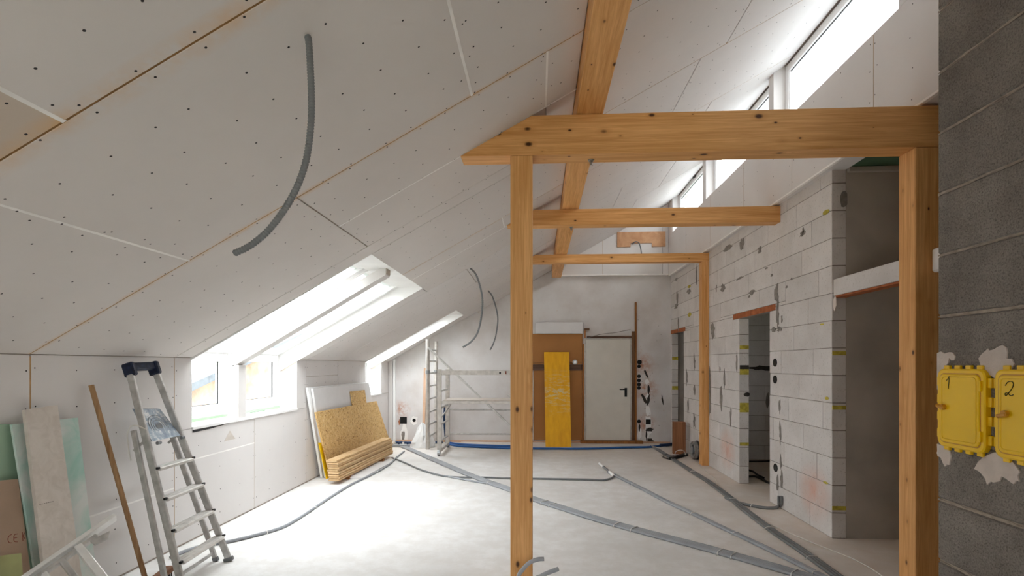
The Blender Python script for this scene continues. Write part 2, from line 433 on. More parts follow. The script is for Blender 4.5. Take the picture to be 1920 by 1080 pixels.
def ceil_panel(x0, x1, y0, y1, mat):
    L = (x1 - x0) / math.cos(TH) / 2 - G; W = (y1 - y0) / 2 - G; xm = (x0 + x1) / 2
    c = Vector((xm, (y0 + y1) / 2, zc(xm))) - nrm * .006
    m = MB().cbox((0, 0, 0), (L, W, .006), .002)
    o = m.build('plasterboard_panel', mat, ceil); o.location = c; o.rotation_euler = (0, -TH, 0); return o
PX0, PX1 = .25, .43
holesL = [(-3.4, XT, a, b) for a, b in DORM]
L_ = [(-2.95, -1.59, YN, -1.9), (-1.59, PX0, YN, -1.9), (-2.95, -.8, -1.9, -.72), (-.8, PX0, -1.9, -.72), (-2.95, -1.2, -.72, .46), (-1.2, PX0, -.72, .46),
      (-2.95, -1.588, .46, 1.637), (-1.588, PX0, .46, 1.637),
      (-2.95, -1.99, 1.637, 2.82), (-1.99, -.369, 1.637, 2.82), (-.369, PX0, 1.637, 2.82),
      (-2.95, -1.36, 2.82, 4.01), (-1.36, .048, 2.82, 3.425), (.048, PX0, 2.82, 3.425), (-1.36, .048, 3.425, 4.01), (.048, PX0, 3.425, 4.01),
      (-2.95, PX0, 4.01, 5.19), (-2.95, -1.4, 5.19, 6.37), (-1.4, -.37, 5.19, 5.54), (-.37, PX0, 5.19, 5.54), (-1.4, PX0, 5.54, 6.37),
      (-2.95, -.9, 6.37, 7.39), (-.9, PX0, 6.37, 7.39), (-2.95, -.2, 7.39, 8.6), (-.2, PX0, 7.39, 8.6), (-2.95, PX0, 8.6, 9.95)]
R_ = [(.43, 1.5, YN, -1.9), (1.5, 2.56, YN, -1.9), (.43, 1.2, -1.9, -.7), (1.2, 2.56, -1.9, -.7), (.43, 1.8, -.7, .5), (1.8, 2.56, -.7, .5), (.43, 1.1, .5, 1.7), (1.1, 2.56, .5, 1.7),
      (.43, 1.9, 1.7, 2.9), (1.9, 2.56, 1.7, 2.9), (.43, 1.464, 2.9, 4.08), (1.464, 2.56, 2.9, 4.08), (.43, 1.268, 4.08, 5.28), (1.268, 2.56, 4.08, 5.28),
      (.43, 1.75, 5.28, 6.7), (1.75, 2.56, 5.28, 6.7), (.43, 1.08, 6.7, 7.9), (1.08, 1.82, 6.7, 7.9), (1.82, 2.56, 6.7, 7.9), (.43, 1.5, 7.9, 8.9), (1.5, 2.56, 7.9, 8.9), (.43, 2.56, 8.9, 9.95)]
for r in minus(L_, holesL):
    tan = r[3] < 1.64 and r[2] > .4 and r[1] < -1.5
    ceil_panel(*r, 'board_tan' if tan else ('board_stain' if .3 < r[2] < 6 else 'board'))
for r in R_: ceil_panel(*r, 'board')
def fill_y(x0, x1, y, w, mat, dep=.0015):     # joint running up the slope
    a = Vector((x0, y, zc(x0))) - nrm * (dep + .004); b = Vector((x1, y, zc(x1))) - nrm * (dep + .004)
    MB().beam(a, b, w, .008, nrm, .0005).build('joint_filler', mat, ceil)
def fill_x(x, y0, y1, w, mat, dep=.0005):
    a = Vector((x, y0, zc(x))) - nrm * (dep + .004); b = Vector((x, y1, zc(x))) - nrm * (dep + .004)
    MB().beam(a, b, w, .008, nrm, .0005).build('joint_filler', mat, ceil)
fill_y(-2.95, PX0, 1.637, .008, 'filler_brown'); fill_y(-2.95, PX0, 2.82, .009, 'filler_tan'); fill_y(-2.95, PX0, 4.01, .008, 'filler_grey', .003)
fill_y(-1.36, PX0, 3.425, .014, 'filler_white', -.0008); fill_y(XT + .01, -.37, 5.19, .009, 'filler_tan'); fill_y(XT + .01, PX0, 5.54, .014, 'filler_white', -.0008)
fill_x(-1.588, .46, 1.637, .016, 'filler_white', -.0008); fill_x(-1.99, 1.637, 2.82, .013, 'filler_white', -.0008); fill_x(-.369, 1.637, 2.82, .015, 'filler_white', -.001)
fill_x(.048, 2.82, 3.425, .013, 'filler_white', -.0008); fill_x(.048, 5.54, 6.37, .013, 'filler_white', -.0008); fill_x(-.37, 5.19, 5.54, .013, 'filler_white', -.0008)
for y in (2.9, 4.08, 5.28): fill_y(.43, 2.56, y, .008, 'filler_tan' if y > 4 else 'filler_grey', .0015)
sc = MB()
def screws(x0, x1, y0, y1, holes):
    x = x0 + .06
    i = 0
    while x < x1:
        y = math.floor(y0 / 1.19) * 1.19 + .457
        ys = []
        k0 = int((y0 - 1.637) / 1.187) - 1
        for k in range(k0, k0 + 12):
            b = 1.637 + 1.187 * k
            ys += [b + .025, b + .22, b + .41, b + .6, b + .79, b + .97, b + 1.16]
        for yy in ys:
            xx = x + rnd.uniform(-.03, .03) + .05 * math.sin(yy * 3); yj = yy + rnd.uniform(-.015, .015)
            if yj < y0 or yj > y1 or xx > x1 - .02: continue
            if any(h[0] < xx < h[1] + .02 and h[2] - .02 < yj < h[3] + .02 for h in holes): continue
            sc.disc(Vector((xx, yj, zc(xx))), nrm, .0052, 6, .0008)
        x += .178; i += 1
screws(-2.92, PX0 - .02, .4, 9.8, holesL); screws(PX1 + .02, 2.45, .4, 9.8, [])
for (xs, y0, y1) in ((-1.588, .5, 1.62), (-1.99, 1.66, 2.8), (-.369, 1.66, 2.8), (-1.36, 2.85, 4.0), (.048, 2.84, 3.4), (1.464, 2.92, 4.06), (1.268, 4.1, 5.26)):
    y = y0 + .08
    while y < y1:
        for d in (-.032, .032):
            xx = xs + d; sc.disc(Vector((xx, y + d * 1.3, zc(xx))), nrm, .005, 6, .0008)
        y += .235
sc.build('screw_heads', 'screw', ceil, kind='stuff')

# ------------------------------------------------------------------ left knee wall with dormer windows
wl = struct('wall_left')
XW = -3.17; SILL = .955
XB = X0 - .0125
mb = MB(); ys = [YN - .3] + [q for d in DORM for q in d] + [10.3]
for i in range(0, len(ys), 2):
    mb.prism([(XB, ys[i], 0), (XB, ys[i], zc(XB) + .012), (-3.28, ys[i], zc(-3.28) + .1), (-3.28, ys[i], 0)], (0, ys[i + 1] - ys[i], 0))
for a, b in DORM: mb.box(-3.28, XB, a, b, 0, SILL - .012)
mb.build('wall_core', 'filler_grey', wl)
def wpan(y0, y1, z0, z1): MB().bx(X0 - .0125, X0, y0 + .003, y1 - .003, z0 + .003, z1 - .0015, .002).build('plasterboard_panel', 'board', wl)
seams = [-3.6, -1.9, -.72, .46, 1.637, 2.826, 4.004, 5.174, 6.359, 7.38, 8.6, 9.95]
hz = {2.826: .5, 4.004: .69, 6.359: 1.35, 1.637: .62, 7.38: .7}
holes = [(a, b, SILL, 2) for a, b in DORM]
for a, b in zip(seams, seams[1:]):
    rr = [(a, b,   .012, 1.5605)]
    if a in hz: rr = [(a, b, .012, hz[a]), (a, b, hz[a], 1.5605)]
    for r in minus(rr, holes): wpan(*r)
for (y, z0, z1, m_) in ((2.826, 0.02, 1.55, 'filler_tan'), (4.004, .02, 1.55, 'filler_tan'), (5.174, .02, .93, 'filler_grey'), (6.359, .02, 1.55, 'filler_grey')):
    MB().box(X0 - .008, X0 - .001, y - .0045, y + .0045, z0, z1).build('joint_filler', m_, wl)
for (y0, y1, z) in ((2.83, 4.0, .5), (4.01, 5.17, .69)):
    MB().box(X0 - .008, X0 + .0003, y0, y1, z - .006, z + .006).build('joint_filler', 'filler_white', wl)
sc = MB()
for y in [q + d for q in seams for d in (-.025, .025, .3, .6, .9)]:
    for k in range(7):
        z = .12 + .225 * k + rnd.uniform(-.02, .02); yy = y + rnd.uniform(-.01, .01)
        if any(a - .02 < yy < b + .02 and z > SILL - .03 for a, b in DORM) or yy < .4 or yy > 9.9: continue
        sc.disc((X0, yy, z), (1, 0, 0), .005, 6)
sc.build('screw_heads', 'screw', wl, kind='stuff')
for a, b in DORM:
    MB().bx(XW + .004, X0 + .012, a + .002, b - .002, SILL - .01, SILL + .016, .003).build('sill_board', 'reveal', wl)
    for yy, s in ((a, 1), (b, -1)):
        MB().box(-3.27, X0 - .001, min(yy, yy + s * .006), max(yy, yy + s * .006), SILL + .017, zc(-3.17) - .021).build('reveal', 'reveal', wl)
# dark wedge standing in for the shade in the gap under the sill board
MB().prism([(X0 + .001, 4.22, SILL - .012), (X0 + .001, 4.75, SILL - .0115), (X0 + .001, 4.45, SILL - .03), (X0 + .001, 4.22, SILL - .034)], (.002, 0, 0)).build('sill_gap_shade', 'gasket', wl)
# ghost patch of filler on the wall under the window
MB().prism([(X0, 4.66, .78), (X0, 4.84, .78), (X0, 4.75, .87)], (.001, 0, 0)).build('filler_patch', 'fibre', wl)

WN = [0]
def ring(mb, P, w):                          # P(a,b,c): local frame -> world; rectangle a0..a1, b0..b1 with profile w
    pass
def window_unit(name, y0, y1, z0, z1, X, handle_side=1, tape=True, depth=.07):
    w = struct(name); d = depth
    f = MB()
    fw = .065
    f.bx(X - d, X, y0, y0 + fw, z0, z1); f.bx(X - d, X, y1 - fw, y1, z0, z1); f.bx(X - d, X, y0 + fw, y1 - fw, z0, z0 + fw); f.bx(X - d, X, y0 + fw, y1 - fw, z1 - fw, z1)
    f.build('window_frame', 'pvc', w)
    a0, a1, b0, b1 = y0 + fw - .012, y1 - fw + .012, z0 + fw - .012, z1 - fw + .012; sw = .075; Xs = X + .016
    s = MB()
    s.bx(Xs - .06, Xs, a0, a0 + sw, b0, b1, .005); s.bx(Xs - .06, Xs, a1 - sw, a1, b0, b1, .005); s.bx(Xs - .06, Xs, a0 + sw, a1 - sw, b0, b0 + sw, .005); s.bx(Xs - .06, Xs, a0 + sw, a1 - sw, b1 - sw, b1, .005)
    sa_ = s.build('sash', 'pvc', w)
    g = MB(); q = .006
    for (c0, c1, e0, e1) in ((a0 + sw, a0 + sw + q, b0 + sw, b1 - sw), (a1 - sw - q, a1 - sw, b0 + sw, b1 - sw), (a0 + sw, a1 - sw, b0 + sw, b0 + sw + q)):
        g.box(Xs - .039, Xs - .029, c0, c1, e0, e1)
    g.build('gasket', 'gasket', sa_)
    MB().box(Xs - .045, Xs - .039, a0 + sw - .004, a1 - sw + .004, b0 + sw - .004, b1 - sw + .004).build('pane', 'glass', sa_)
    hy = a1 - sw / 2 if handle_side > 0 else a0 + sw / 2; zm = (b0 + b1) / 2 + .03
    h = MB().bx(Xs, Xs + .012, hy - .014, hy + .014, zm - .035, zm + .035, .003)
    h.bx(Xs + .012, Xs + .045, hy - .008, hy + .008, zm - .01, zm + .01, .002); h.bx(Xs + .035, Xs + .05, hy - .01, hy + .01, zm - .125, zm + .012, .004)
    h.build('handle', 'hardware', sa_)
    if tape: MB().bx(X + .001, X + .02, y0 + .02, y1 - .02, z0 - .008, z0 + .016, .002).build('green_film', 'tape', w)
    return w
def roof_window(name, y0, y1, x0, x1, off):
    w = struct(name)
    def P(x, y, o): return Vector((x, y, zc(x) + off)) - nrm * o
    L = math.hypot(x1 - x0, K * (x1 - x0)); t = Vector((1, 0, K)).normalized()
    def bar(p0, p1, wd_, h, mb): mb.beam(p0, p1, wd_, h, nrm, .003)
    f = MB(); e = .02
    bar(P(x0, y0 + e, 0), P(x1, y0 + e, 0), .036, .05, f); bar(P(x0, y1 - e, 0), P(x1, y1 - e, 0), .036, .05, f)
    bar(P(x0 + e, y0 + .04, 0), P(x0 + e, y1 - .04, 0), .036, .05, f); bar(P(x1 - e, y0 + .04, 0), P(x1 - e, y1 - .04, 0), .036, .05, f)
    f.build('window_frame', 'pvc', w)
    s = MB(); e = .056
    bar(P(x0 + .06, y0 + e, -.005), P(x1 - .06, y0 + e, -.005), .034, .045, s); bar(P(x0 + .06, y1 - e, -.005), P(x1 - .06, y1 - e, -.005), .034, .045, s)
    bar(P(x0 + e, y0 + .074, -.005), P(x0 + e, y1 - .074, -.005), .034, .045, s); bar(P(x1 - e, y0 + .074, -.005), P(x1 - e, y1 - .074, -.005), .034, .045, s)
    sh = s.build('sash', 'pvc', w)
    MB().beam(P((x0 + x1) / 2, y0 + .074, .005), P((x0 + x1) / 2, y1 - .074, .005), L - .15, .006, nrm, .001).build('pane', 'glass', sh)
    return w
n = 1
for a, b in DORM:
    if b - a > 1.5:
        m = a + .85 if a > 0 else (a + b) / 2; cuts = [(a, m, 1), (m, b, 1)]
        mm = (4.89, 5.02) if a > 0 else (m - .06, m + .06)
        MB().bx(X0 - .1, X0 + .001, *mm, SILL + .017, 1.5, .003).build('mullion_box', 'board', wl)
        c0 = Vector((X0 - .03, 0, zc(X0 - .03))); 
        x_a, x_b = X0 + .0, -1.48
        MB().prism([(x_a - .06, mm[0], zc(x_a - .06) - .045), (x_b, mm[0], zc(x_b) - .003), (x_b, mm[0], zc(x_b) + .09), (x_a - .06, mm[0], zc(x_a - .06) + .09)], (0, mm[1] - mm[0], 0)).build('rafter_casing', 'board', ceil)
        MB().prism([(x_b, mm[0] + .004, zc(x_b) + .01), (x_b + .008, mm[0] + .004, zc(x_b + .008) + .012), (x_b + .008, mm[0] + .004, zc(x_b + .008) + .09), (x_b, mm[0] + .004, zc(x_b) + .09)], (0, mm[1] - mm[0] - .008, 0)).build('rafter_end', 'filler_grey', ceil)
        rc = [(a + .01, (mm[0] + mm[1]) / 2), ((mm[0] + mm[1]) / 2, b - .01)]
    else: cuts = [(a, b, 1)]; rc = [(a + .01, b - .01)]
    for (y0, y1, hs) in cuts: window_unit('window_%d' % n, y0 + .01, y1 - (0 if y1 != b else .01), SILL + .03, 1.66, XW, hs); n += 1
    for (y0, y1) in rc: roof_window('window_%d' % n, y0, y1, -3.22, XT - .24, T2 - .03); n += 1
# header closing the corner between upright and roof windows, outside
for a, b in DORM: MB().box(-3.3, -3.2, a, b, 1.655, 1.70).build('corner_rail', 'pvc', wl)

# ------------------------------------------------------------------ back wall
wb = struct('wall_back')
mb = MB().prism([(-3.3, YB, 0), (XR + .13, YB, 0), (XR + .13, YB, zc(XR) + .03), (-3.3, YB, zc(-3.3) + .03)], (0, .3, 0))
mb.build('plaster_face', 'plaster', wb)
def gz(x): return zc(x) - .004
for x0, x1 in ((PX1 - .06, 1.218), (1.224, 2.345), (2.351, XC - .002)):
    MB().prism([(x0, YB - .012, 3.225), (x1, YB - .012, 3.225), (x1, YB - .012, gz(x1)), (x0, YB - .012, gz(x0))], (0, -.09, 0)).build('plasterboard_panel', 'board', wb)
MB().bx(.36, XC - .002, YB - .108, YB - .013, 3.205, 3.224).build('edge_profile', 'filler_white', wb)
MB().box(1.2175, 1.2245, YB - .098, YB - .03, 3.225, gz(1.218)).build('joint_filler', 'filler_tan', wb)
# corner profile strip standing at the left end
MB().bx(-2.86, -2.81, YB - .03, YB - .001, 0.0, 1.60, .006).build('corner_bead', 'pvc', wb)
MB().bx(-2.945, -2.87, YB - .02, YB - .001, 0.0, 1.58, .003).build('plaster_strip', 'board', wb)
def blob(mb, c, ax1, ax2, w, h, nr, th=.003, jag=.25, k=11, seed=None):
    rr = random.Random(seed if seed is not None else rnd.random()); c = Vector(c); ax1 = Vector(ax1); ax2 = Vector(ax2)
    pts = []
    for i in range(k):
        a = 2 * math.pi * i / k; q = 1 + rr.uniform(-jag, jag)
        pts.append(c + ax1 * (w * .5 * q * math.cos(a)) + ax2 * (h * .5 * q * math.sin(a)))
    mb.prism(pts, Vector(nr) * th)
def wb_patch(u, v, wpx, hpx, name='chase', mat='mortar_dark', jag=.28, th=.003, ang=0, k=11):
    p = onY(u, v, YB); s = 9.9 / 960; a = math.radians(ang)
    m = MB(); blob(m, p, (math.cos(a), 0, math.sin(a)), (-math.sin(a), 0, math.cos(a)), wpx * s, hpx * s, (0, -1, 0), th, jag, k); return m.build(name, mat, wb)
for (u, v, w, h, a) in ((1212, 702, 4, 17, 25), (1216, 731, 5, 20, 0), (1208, 748, 5, 24, 28), (1216, 750, 5, 22, -6), (1218, 806, 14, 7, 12), (1219, 827, 13, 11, 0), (1199, 802, 3, 14, 0), (1242, 750, 2.5, 16, 8), (1212, 815, 3, 22, 0)):
    wb_patch(u, v, w, h, ang=a)
for (u, v, w, h, a) in ((1215, 770, 10, 22, 0), (1216, 800, 13, 40, 0), (1199, 812, 8, 24, 0), (1213, 716, 9, 8, 0), (1214, 742, 6, 8, 0)):
    wb_patch(u, v, w, h, 'plaster_patch', 'reveal', .3, .0015, a)
for (u, v, w, h, m_) in ((757, 815, 14, 36, 'filler_white'), (776, 788, 14, 16, 'filler_white'), (756, 818, 7, 22, 'mortar'), (748.5, 792, 3, 14, 'clay')):
    wb_patch(u, v, w, h, 'plaster_patch', m_, .3, .0015 if m_ != 'mortar' else .002)
for i in range(26):
    wb_patch(1206 + rnd.gauss(0, 24) + 12, 590 + rnd.random() * 220, rnd.uniform(.8, 2), rnd.uniform(.8, 2.2), 'chip', 'mortar', .3, .0015, 0, 7)
def hole(x, z, r, sq=False, parent=None, Y=YB, n=12):
    m = MB()
    if sq: m.bx(x - r, x + r, Y - .008, Y + .0, z - r, z + r, .003)
    else: m.cyl((x, Y - .008, z), (x, Y, z), r, n)
    return m
SOCK = [(1199, 679, .045), (1198, 687, .034), (1198, 705.5, .036), (1198, 713.5, .036), (1198, 721, .036), (1198, 727.5, .034), (1198, 790, .036), (776.5, 788, .033)]
for u, v, r in SOCK:
    p = onY(u, v, YB); hole(p.x, p.z, r).build('socket_box', 'black', wb)
for u, v, r in ((1215.5, 791, .048), (756.5, 788, .068)):
    p = onY(u, v, YB); hole(p.x, p.z, r, True).build('junction_box', 'black', wb)
p = onY(841, 803, YB); hole(p.x, p.z, .03).build('pipe_stub', 'grey_plastic', wb)
MB().bx(-2.8, XR - .02, YB - .03, YB - .001, 0, .028, .004).build('mortar_fillet', 'pink_wood', wb)

# ------------------------------------------------------------------ right wall of aerated-concrete blocks
wr = struct('wall_right')
XRB = XR + .12; YE = 4.56
A0, A1 = 5.756, 6.605; B0, B1 = 9.085, 9.885
HA = 2.085
NB = [0]
mb = MB()
for (y0, y1, z0, z1) in minus([(YE + .004, YB, 0, 3.2)], [(A0 - .004, A1 + .004, -1, HA), (B0 - .004, B1 + .004, -1, HA)]): mb.box(XR + .004, XRB - .004, y0, y1, z0, z1)
mb.build('mortar_core', 'joint', wr)
LA = (A0 - .14, A1 + .20, HA, HA + .07); LB = (B0 - .09, YB - .002, HA, HA + .07)
hol = [(A0, A1, -1, HA), (B0, B1, -1, HA), LA, LB]
bedges = [0] + [.22 + .2375 * k for k in range(13)] + [3.2]
joints = {}
cache = {}
def block_obj(parent, x0, x1, y0, y1, z0, z1, mat='aac', ch=.004):
    key = (round(x1 - x0, 3), round(y1 - y0, 3), round(z1 - z0, 3), mat)
    if key not in cache:
        m = MB().cbox((0, 0, 0), ((x1 - x0) / 2, (y1 - y0) / 2, (z1 - z0) / 2), ch); o = m.build('block', mat, parent); cache[key] = o.data
    else:
        o = bpy.data.objects.new('block', cache[key]); C.objects.link(o); o.parent = parent; ORG[o] = Vector((0, 0, 0))
    o.location = ((x0 + x1) / 2, (y0 + y1) / 2, (z0 + z1) / 2); return o
g = .0022
# block lengths along each course as they can be read off the photograph; the rest is running bond
offs = [.30, .55, .18, .42, .08, .50, .24, .60, .33, .15, .45, .27, .55, .12]
for c, (z0, z1) in enumerate(zip(bedges, bedges[1:])):
    y = YE; first = True
    while y < YB - .01:
        L = offs[c % len(offs)] + .06 if first else .625
        y1 = min(y + L, YB); first = False
        if YB - y1 < .1: y1 = YB
        for r in minus([(y, y1, z0, z1)], hol):
            pr = .0015 * rnd.random()
            block_obj(wr, XR - pr, XRB, r[0] + g, r[1] - g, r[2] + g, r[3] - g)
        y = y1
for nm, L in (('lintel', LA), ('lintel', LB)):
    MB().bx(XR - .004, XRB + .002, L[0], L[1], L[2] + .002, L[3] - .002, .004).build(nm, 'clay', wr)
# mortar fillings and chases in the block wall (read off the photograph)
def wr_patch(u, v, wpx, hpx, mat='mortar', jag=.42, k=15, name='mortar_patch'):
    p = onX(u, v, XR - .002); f = p.y * ca + 0
    dy = abs(wpx / (960 * XR / (p.y ** 2 + .01))); dz = hpx * p.y / 960
    m = MB(); blob(m, p, (0, 1, 0), (0, 0, 1), dy, dz, (-1, 0, 0), .0025, jag, k); return m.build(name, mat, wr)
for a in ((1305.6, 514, 2.4, 32), (1270, 560, 3, 26), (1268, 574, 6, 9), (1272, 607, 2, 22), (1292, 546, 7, 8), (1302, 680, 3, 28), (1288, 707, 2.5, 26), (1302, 731, 3, 16), (1290, 761, 2.5, 22), (1302, 790, 3.4, 28),
          (1336, 620, 7, 27), (1356, 538, 8, 13), (1343, 540, 2, 13), (1350, 693, 2, 9), (1358, 711, 3.4, 28), (1352, 746, 4, 36), (1370, 781, 2.6, 34), (1381.5, 679, 2.4, 30), (1331.5, 742, 4, 90),
          (1364, 466, 15, 9), (1391, 457, 7, 18), (1425, 468, 7, 17), (1505, 438, 9, 12), (1506, 433, 2.5, 14), (1410, 549, 9, 9), (1405, 556, 3, 5), (1437, 503, 4, 3), (1447, 516, 4, 5), (1475, 538, 3.4, 4), (1484, 523, 4, 4),
          (1456, 552, 6, 36), (1458.5, 594, 5, 48), (1450, 619, 7, 8), (1462, 617, 8, 8), (1387, 522, 13, 4), (1466, 597, 2.4, 14),
          (1462, 760, 3.2, 24), (1463, 812, 3.2, 34), (1464, 866, 3.2, 22), (1465.5, 899, 4, 26), (1458, 906, 4, 24), (1268, 524, 4, 5), (1254.5, 520, 4, 16)): wr_patch(*a)
for a in ((1292.5, 537, 6, 6), (1293, 590, 6, 8), (1549, 398, 12, 9), (1550.5, 747, 7, 6), (1548, 905, 9, 5), (1541, 608, 8, 3)): wr_patch(*a, mat='yellow_mark', jag=.1, k=8, name='yellow_marking')
for (u, v, w, h) in ((1453.6, 680, 6, 13), (1453.6, 711.5, 6, 13), (1454.6, 877, 6, 13)):
    p = onX(u, v, XR); rr = .044
    MB().cyl((XR - .006, p.y, p.z), (XR, p.y, p.z), rr, 14).build('socket_box', 'black', wr)
# yellow mill markings and mortar on the block ends facing the camera
def end_strip(y, z, dz, mat, x0=XR + .003, x1=XRB - .003, name='yellow_marking'):
    MB().box(x0, x1, y - .0018, y + .002, z - dz / 2, z + dz / 2).build(name, mat, wr)
for z in (1.60, 1.13, .262): end_strip(YE, z, .035, 'yellow_mark')
for z, d in ((1.72, .05), (1.42, .09), (.96, .12), (.5, .04)): end_strip(A1 + .001, z, d, 'yellow_mark', XR + .006)
for z, d in ((1.62, .06), (1.06, .07)): end_strip(B1 + .001, z, d, 'yellow_mark', XR + .006)
end_strip(A1, 1.47, .05, 'mortar_dark', XR + .006, name='mortar_patch')
m = MB(); blob(m, (XR + .09, A1 - .002, .985 + .14), (1, 0, 0), (0, 0, 1), .07, .05, (0, -1, 0), .002, .2); m.build('mortar_patch', 'mortar_dark', wr)
# wall behind the camera on this side
MB().box(XR, XRB, YN - .3, 1.4, 0, 3.2).build('plain_wall', 'aac', wr)

# clerestory wall above
wc = struct('wall_clerestory')
SC_ = 3.942; CB = 3.195
mb = MB(); mb.box(XC + .0125, XRB + .06, YN - .3, YB, CB + .013, SC_ - .012); mb.build('wall_core', 'filler_grey', wc)
cs = [-3.6, -2.4, -1.2, 0, 1.2, 2.72, 3.9, 5.12, 6.3, 7.5, 8.7, YB - .1]
for a, b in zip(cs, cs[1:]): MB().bx(XC, XC + .0125, a + .003, b - .003, CB, SC_ - .001, .002).build('plasterboard_panel', 'board', wc)
for a in cs[1:-1]: MB().box(XC + .0015, XC + .01, a - .004, a + .004, CB, SC_ - .01).build('joint_filler', 'filler_tan', wc)
MB().bx(XC + .0005, XRB, YN, YB - .1, CB - .012, CB - .0005).build('soffit_board', 'board', wc)
MB().bx(XC - .006, XC + .022, YN, YB - .11, CB - .016, CB + .001, .002).build('edge_profile', 'filler_white', wc)
MB().bx(XC + .004, XC + .12, YN, YB - .1, SC_ - .011, SC_ - .001).build('sill_board', 'reveal', wc)
sc = MB()
for a in cs[5:]:
    for d in (-.03, .03, .4, .8):
        for k in range(4): sc.disc((XC, a + d + rnd.uniform(-.02, .02), CB + .07 + .2 * k + rnd.uniform(-.02, .02)), (-1, 0, 0), .005, 6)
sc.build('screw_heads', 'screw', wc, kind='stuff')
XG = XC + .12
boxes = [(3.5, 3.636), (5.505, 5.62), (7.68, 7.83), (9.56, YB)]
edges = [(1.2, 3.5), (3.636, 5.505), (5.62, 7.68), (7.83, 9.56)]
for a, b in boxes:
    MB().prism([(XC + .001, a, SC_), (XG + .1, a, SC_), (XG + .1, a, zc(XG + .1) + .012), (XC + .001, a, zc(XC) + .004)], (0, b - a, 0)).build('post_casing', 'board', wc)
MB().box(XC + .02, XG + .1, YN - .3, 1.2, SC_, 4.6).build('wall_core', 'board', wc)
for (y0, y1) in edges:
    w = struct('window_%d' % n); n += 1
    zt = zc(XG) - .01; fw = .055; f = MB()
    f.bx(XG, XG + .07, y0, y0 + fw, SC_, zt); f.bx(XG, XG + .07, y1 - fw, y1, SC_, zt); f.bx(XG, XG + .07, y0 + fw, y1 - fw, SC_, SC_ + fw); f.bx(XG, XG + .07, y0 + fw, y1 - fw, zt - fw - .02, zt)
    fr = f.build('window_frame', 'pvc', w)
    q = .012; gk = MB()
    gk.box(XG + .012, XG + .05, y0 + fw, y0 + fw + q, SC_ + fw, zt - fw - .02); gk.box(XG + .012, XG + .05, y1 - fw - q, y1 - fw, SC_ + fw, zt - fw - .02)
    gk.build('glazing_bead', 'pvc', fr)
    MB().box(XG + .022, XG + .03, y0 + fw, y1 - fw, zt - fw - .026, zt - fw - .0205).build('gasket', 'gasket', fr)
    MB().box(XG + .03, XG + .036, y0 + fw, y1 - fw, SC_ + fw, zt - fw - .02).build('pane', 'glass', fr)
    if y1 > 9:
        for yy in (7.95, 8.55): 
            MB().bx(XG - .03, XG + .0, yy, yy + .1, zt - .02, zt + .0).build('opener_bracket', 'black', fr)
        MB().bx(XG - .022, XG, 8.66, 9.0, zt - .025, zt - .003).build('opener_arm', 'alu', fr)
    MB().box(XG + .07, XG + .2, y0, y1, zt, zt + .04).build('head_rail', 'reveal', w)
# eaves board beyond the windows
MB().prism([(2.70, YN, 4.64), (2.82, YN, 4.69), (2.82, YN, 4.85), (2.70, YN, 4.8)], (0, 10.3 - YN, 0)).build('eaves_board', 'house_white', wc)

# ------------------------------------------------------------------ rooms behind the block wall
wn = struct('wall_niche')
MB().box(XRB, 4.6, YE + .002, YE + .12, 0, 3.2).build('render_face', 'plaster_grey', wn)
MB().box(4.45, 4.6, 1.4, YE, 0, 3.2).build('render_side', 'plaster_grey', wn)
MB().box(XR, 4.6, YN, YB + .3, 3.2, 3.34).build('trim_1', 'green_ceiling', kind='structure')
MB().bx(XRB + .005, 4.44, YE - .035, YE + .001, 3.155, 3.198).build('ceiling_profile', 'plaster_grey', wn)
MB().beam((2.95, 4.1, 3.185), (3.45, 4.35, 3.185), .02, .012).build('ceiling_batten', 'alu_white', wn)
# lintel over the niche opening, with clay underside
lt = struct('trim_2')
MB().bx(XR + .012, XRB, 3.58, YE + .0, 2.095, 2.238, .004).build('lintel_beam', 'aac', lt)
MB().bx(XR + .018, XRB - .005, 3.58, YE - .002, 2.078, 2.0945, .003).build('lintel_underside', 'clay', lt)
MB().bx(2.512, 2.66, 3.30, 3.418, 2.09, 2.242, .012).build('lintel_end', 'reveal', lt)
m = MB(); blob(m, (XR + .012, YE - .02, 2.03), (0, 1, 0), (0, 0, 1), .05, .12, (-1, 0, 0), .003, .25); m.build('mortar_patch', 'smear', lt)
m = MB(); blob(m, (XR + .1, YE - .001, 2.93), (1, 0, 0), (0, 0, 1), .06, .16, (0, -1, 0), .003, .15); m.build('mortar_patch', 'mortar', wr)
# partition seen through the doorway
wp = struct('wall_partition'); YP = 8.3
MB().box(XRB + .002, 4.6, YP + .004, YP + .12, 0, 3.2).build('mortar_core', 'joint', wp)
for c, (z0, z1) in enumerate(zip(bedges, bedges[1:])):
    x = XRB + .004; first = True
    while x < 4.58:
        x1 = min(4.59, x + (.3 + .3 * (c % 2) if first else .625)); first = False
        o = block_obj(wp, x + g, x1 - g, YP, YP + .11, z0 + g, z1 - g); x = x1
m = MB(); blob(m, (3.62, YP, 1.45), (1, 0, 0), (0, 0, 1), .55, .075, (0, -1, 0), .003, .3, 22, 3); m.build('mortar_patch', 'mortar_dark', wp)
m = MB(); blob(m, (3.62, YP, .95), (1, 0, 0), (0, 0, 1), .06, .26, (0, -1, 0), .003, .25, 11, 4); m.build('mortar_patch', 'mortar', wp)
# outer wall of those rooms with a window out of sight
wo = struct('wall_outer')
mb = MB()
for (y0, y1, z0, z1) in minus([(YE + .12, YB + .3, 0, 3.2)], [(5.7, 6.4, 1.1, 2.2)]): mb.box(4.6, 4.75, y0, y1, z0, z1)
mb.build('wall_core', 'plaster_grey', wo)
MB().box(XRB, 4.75, YB, YB + .3, 0, 3.2).build('wall_core', 'plaster_grey', wo)
MB().box(4.6, 4.75, YN - .3, YE + .12, 0, 3.2).build('wall_core', 'plaster_grey', wo)

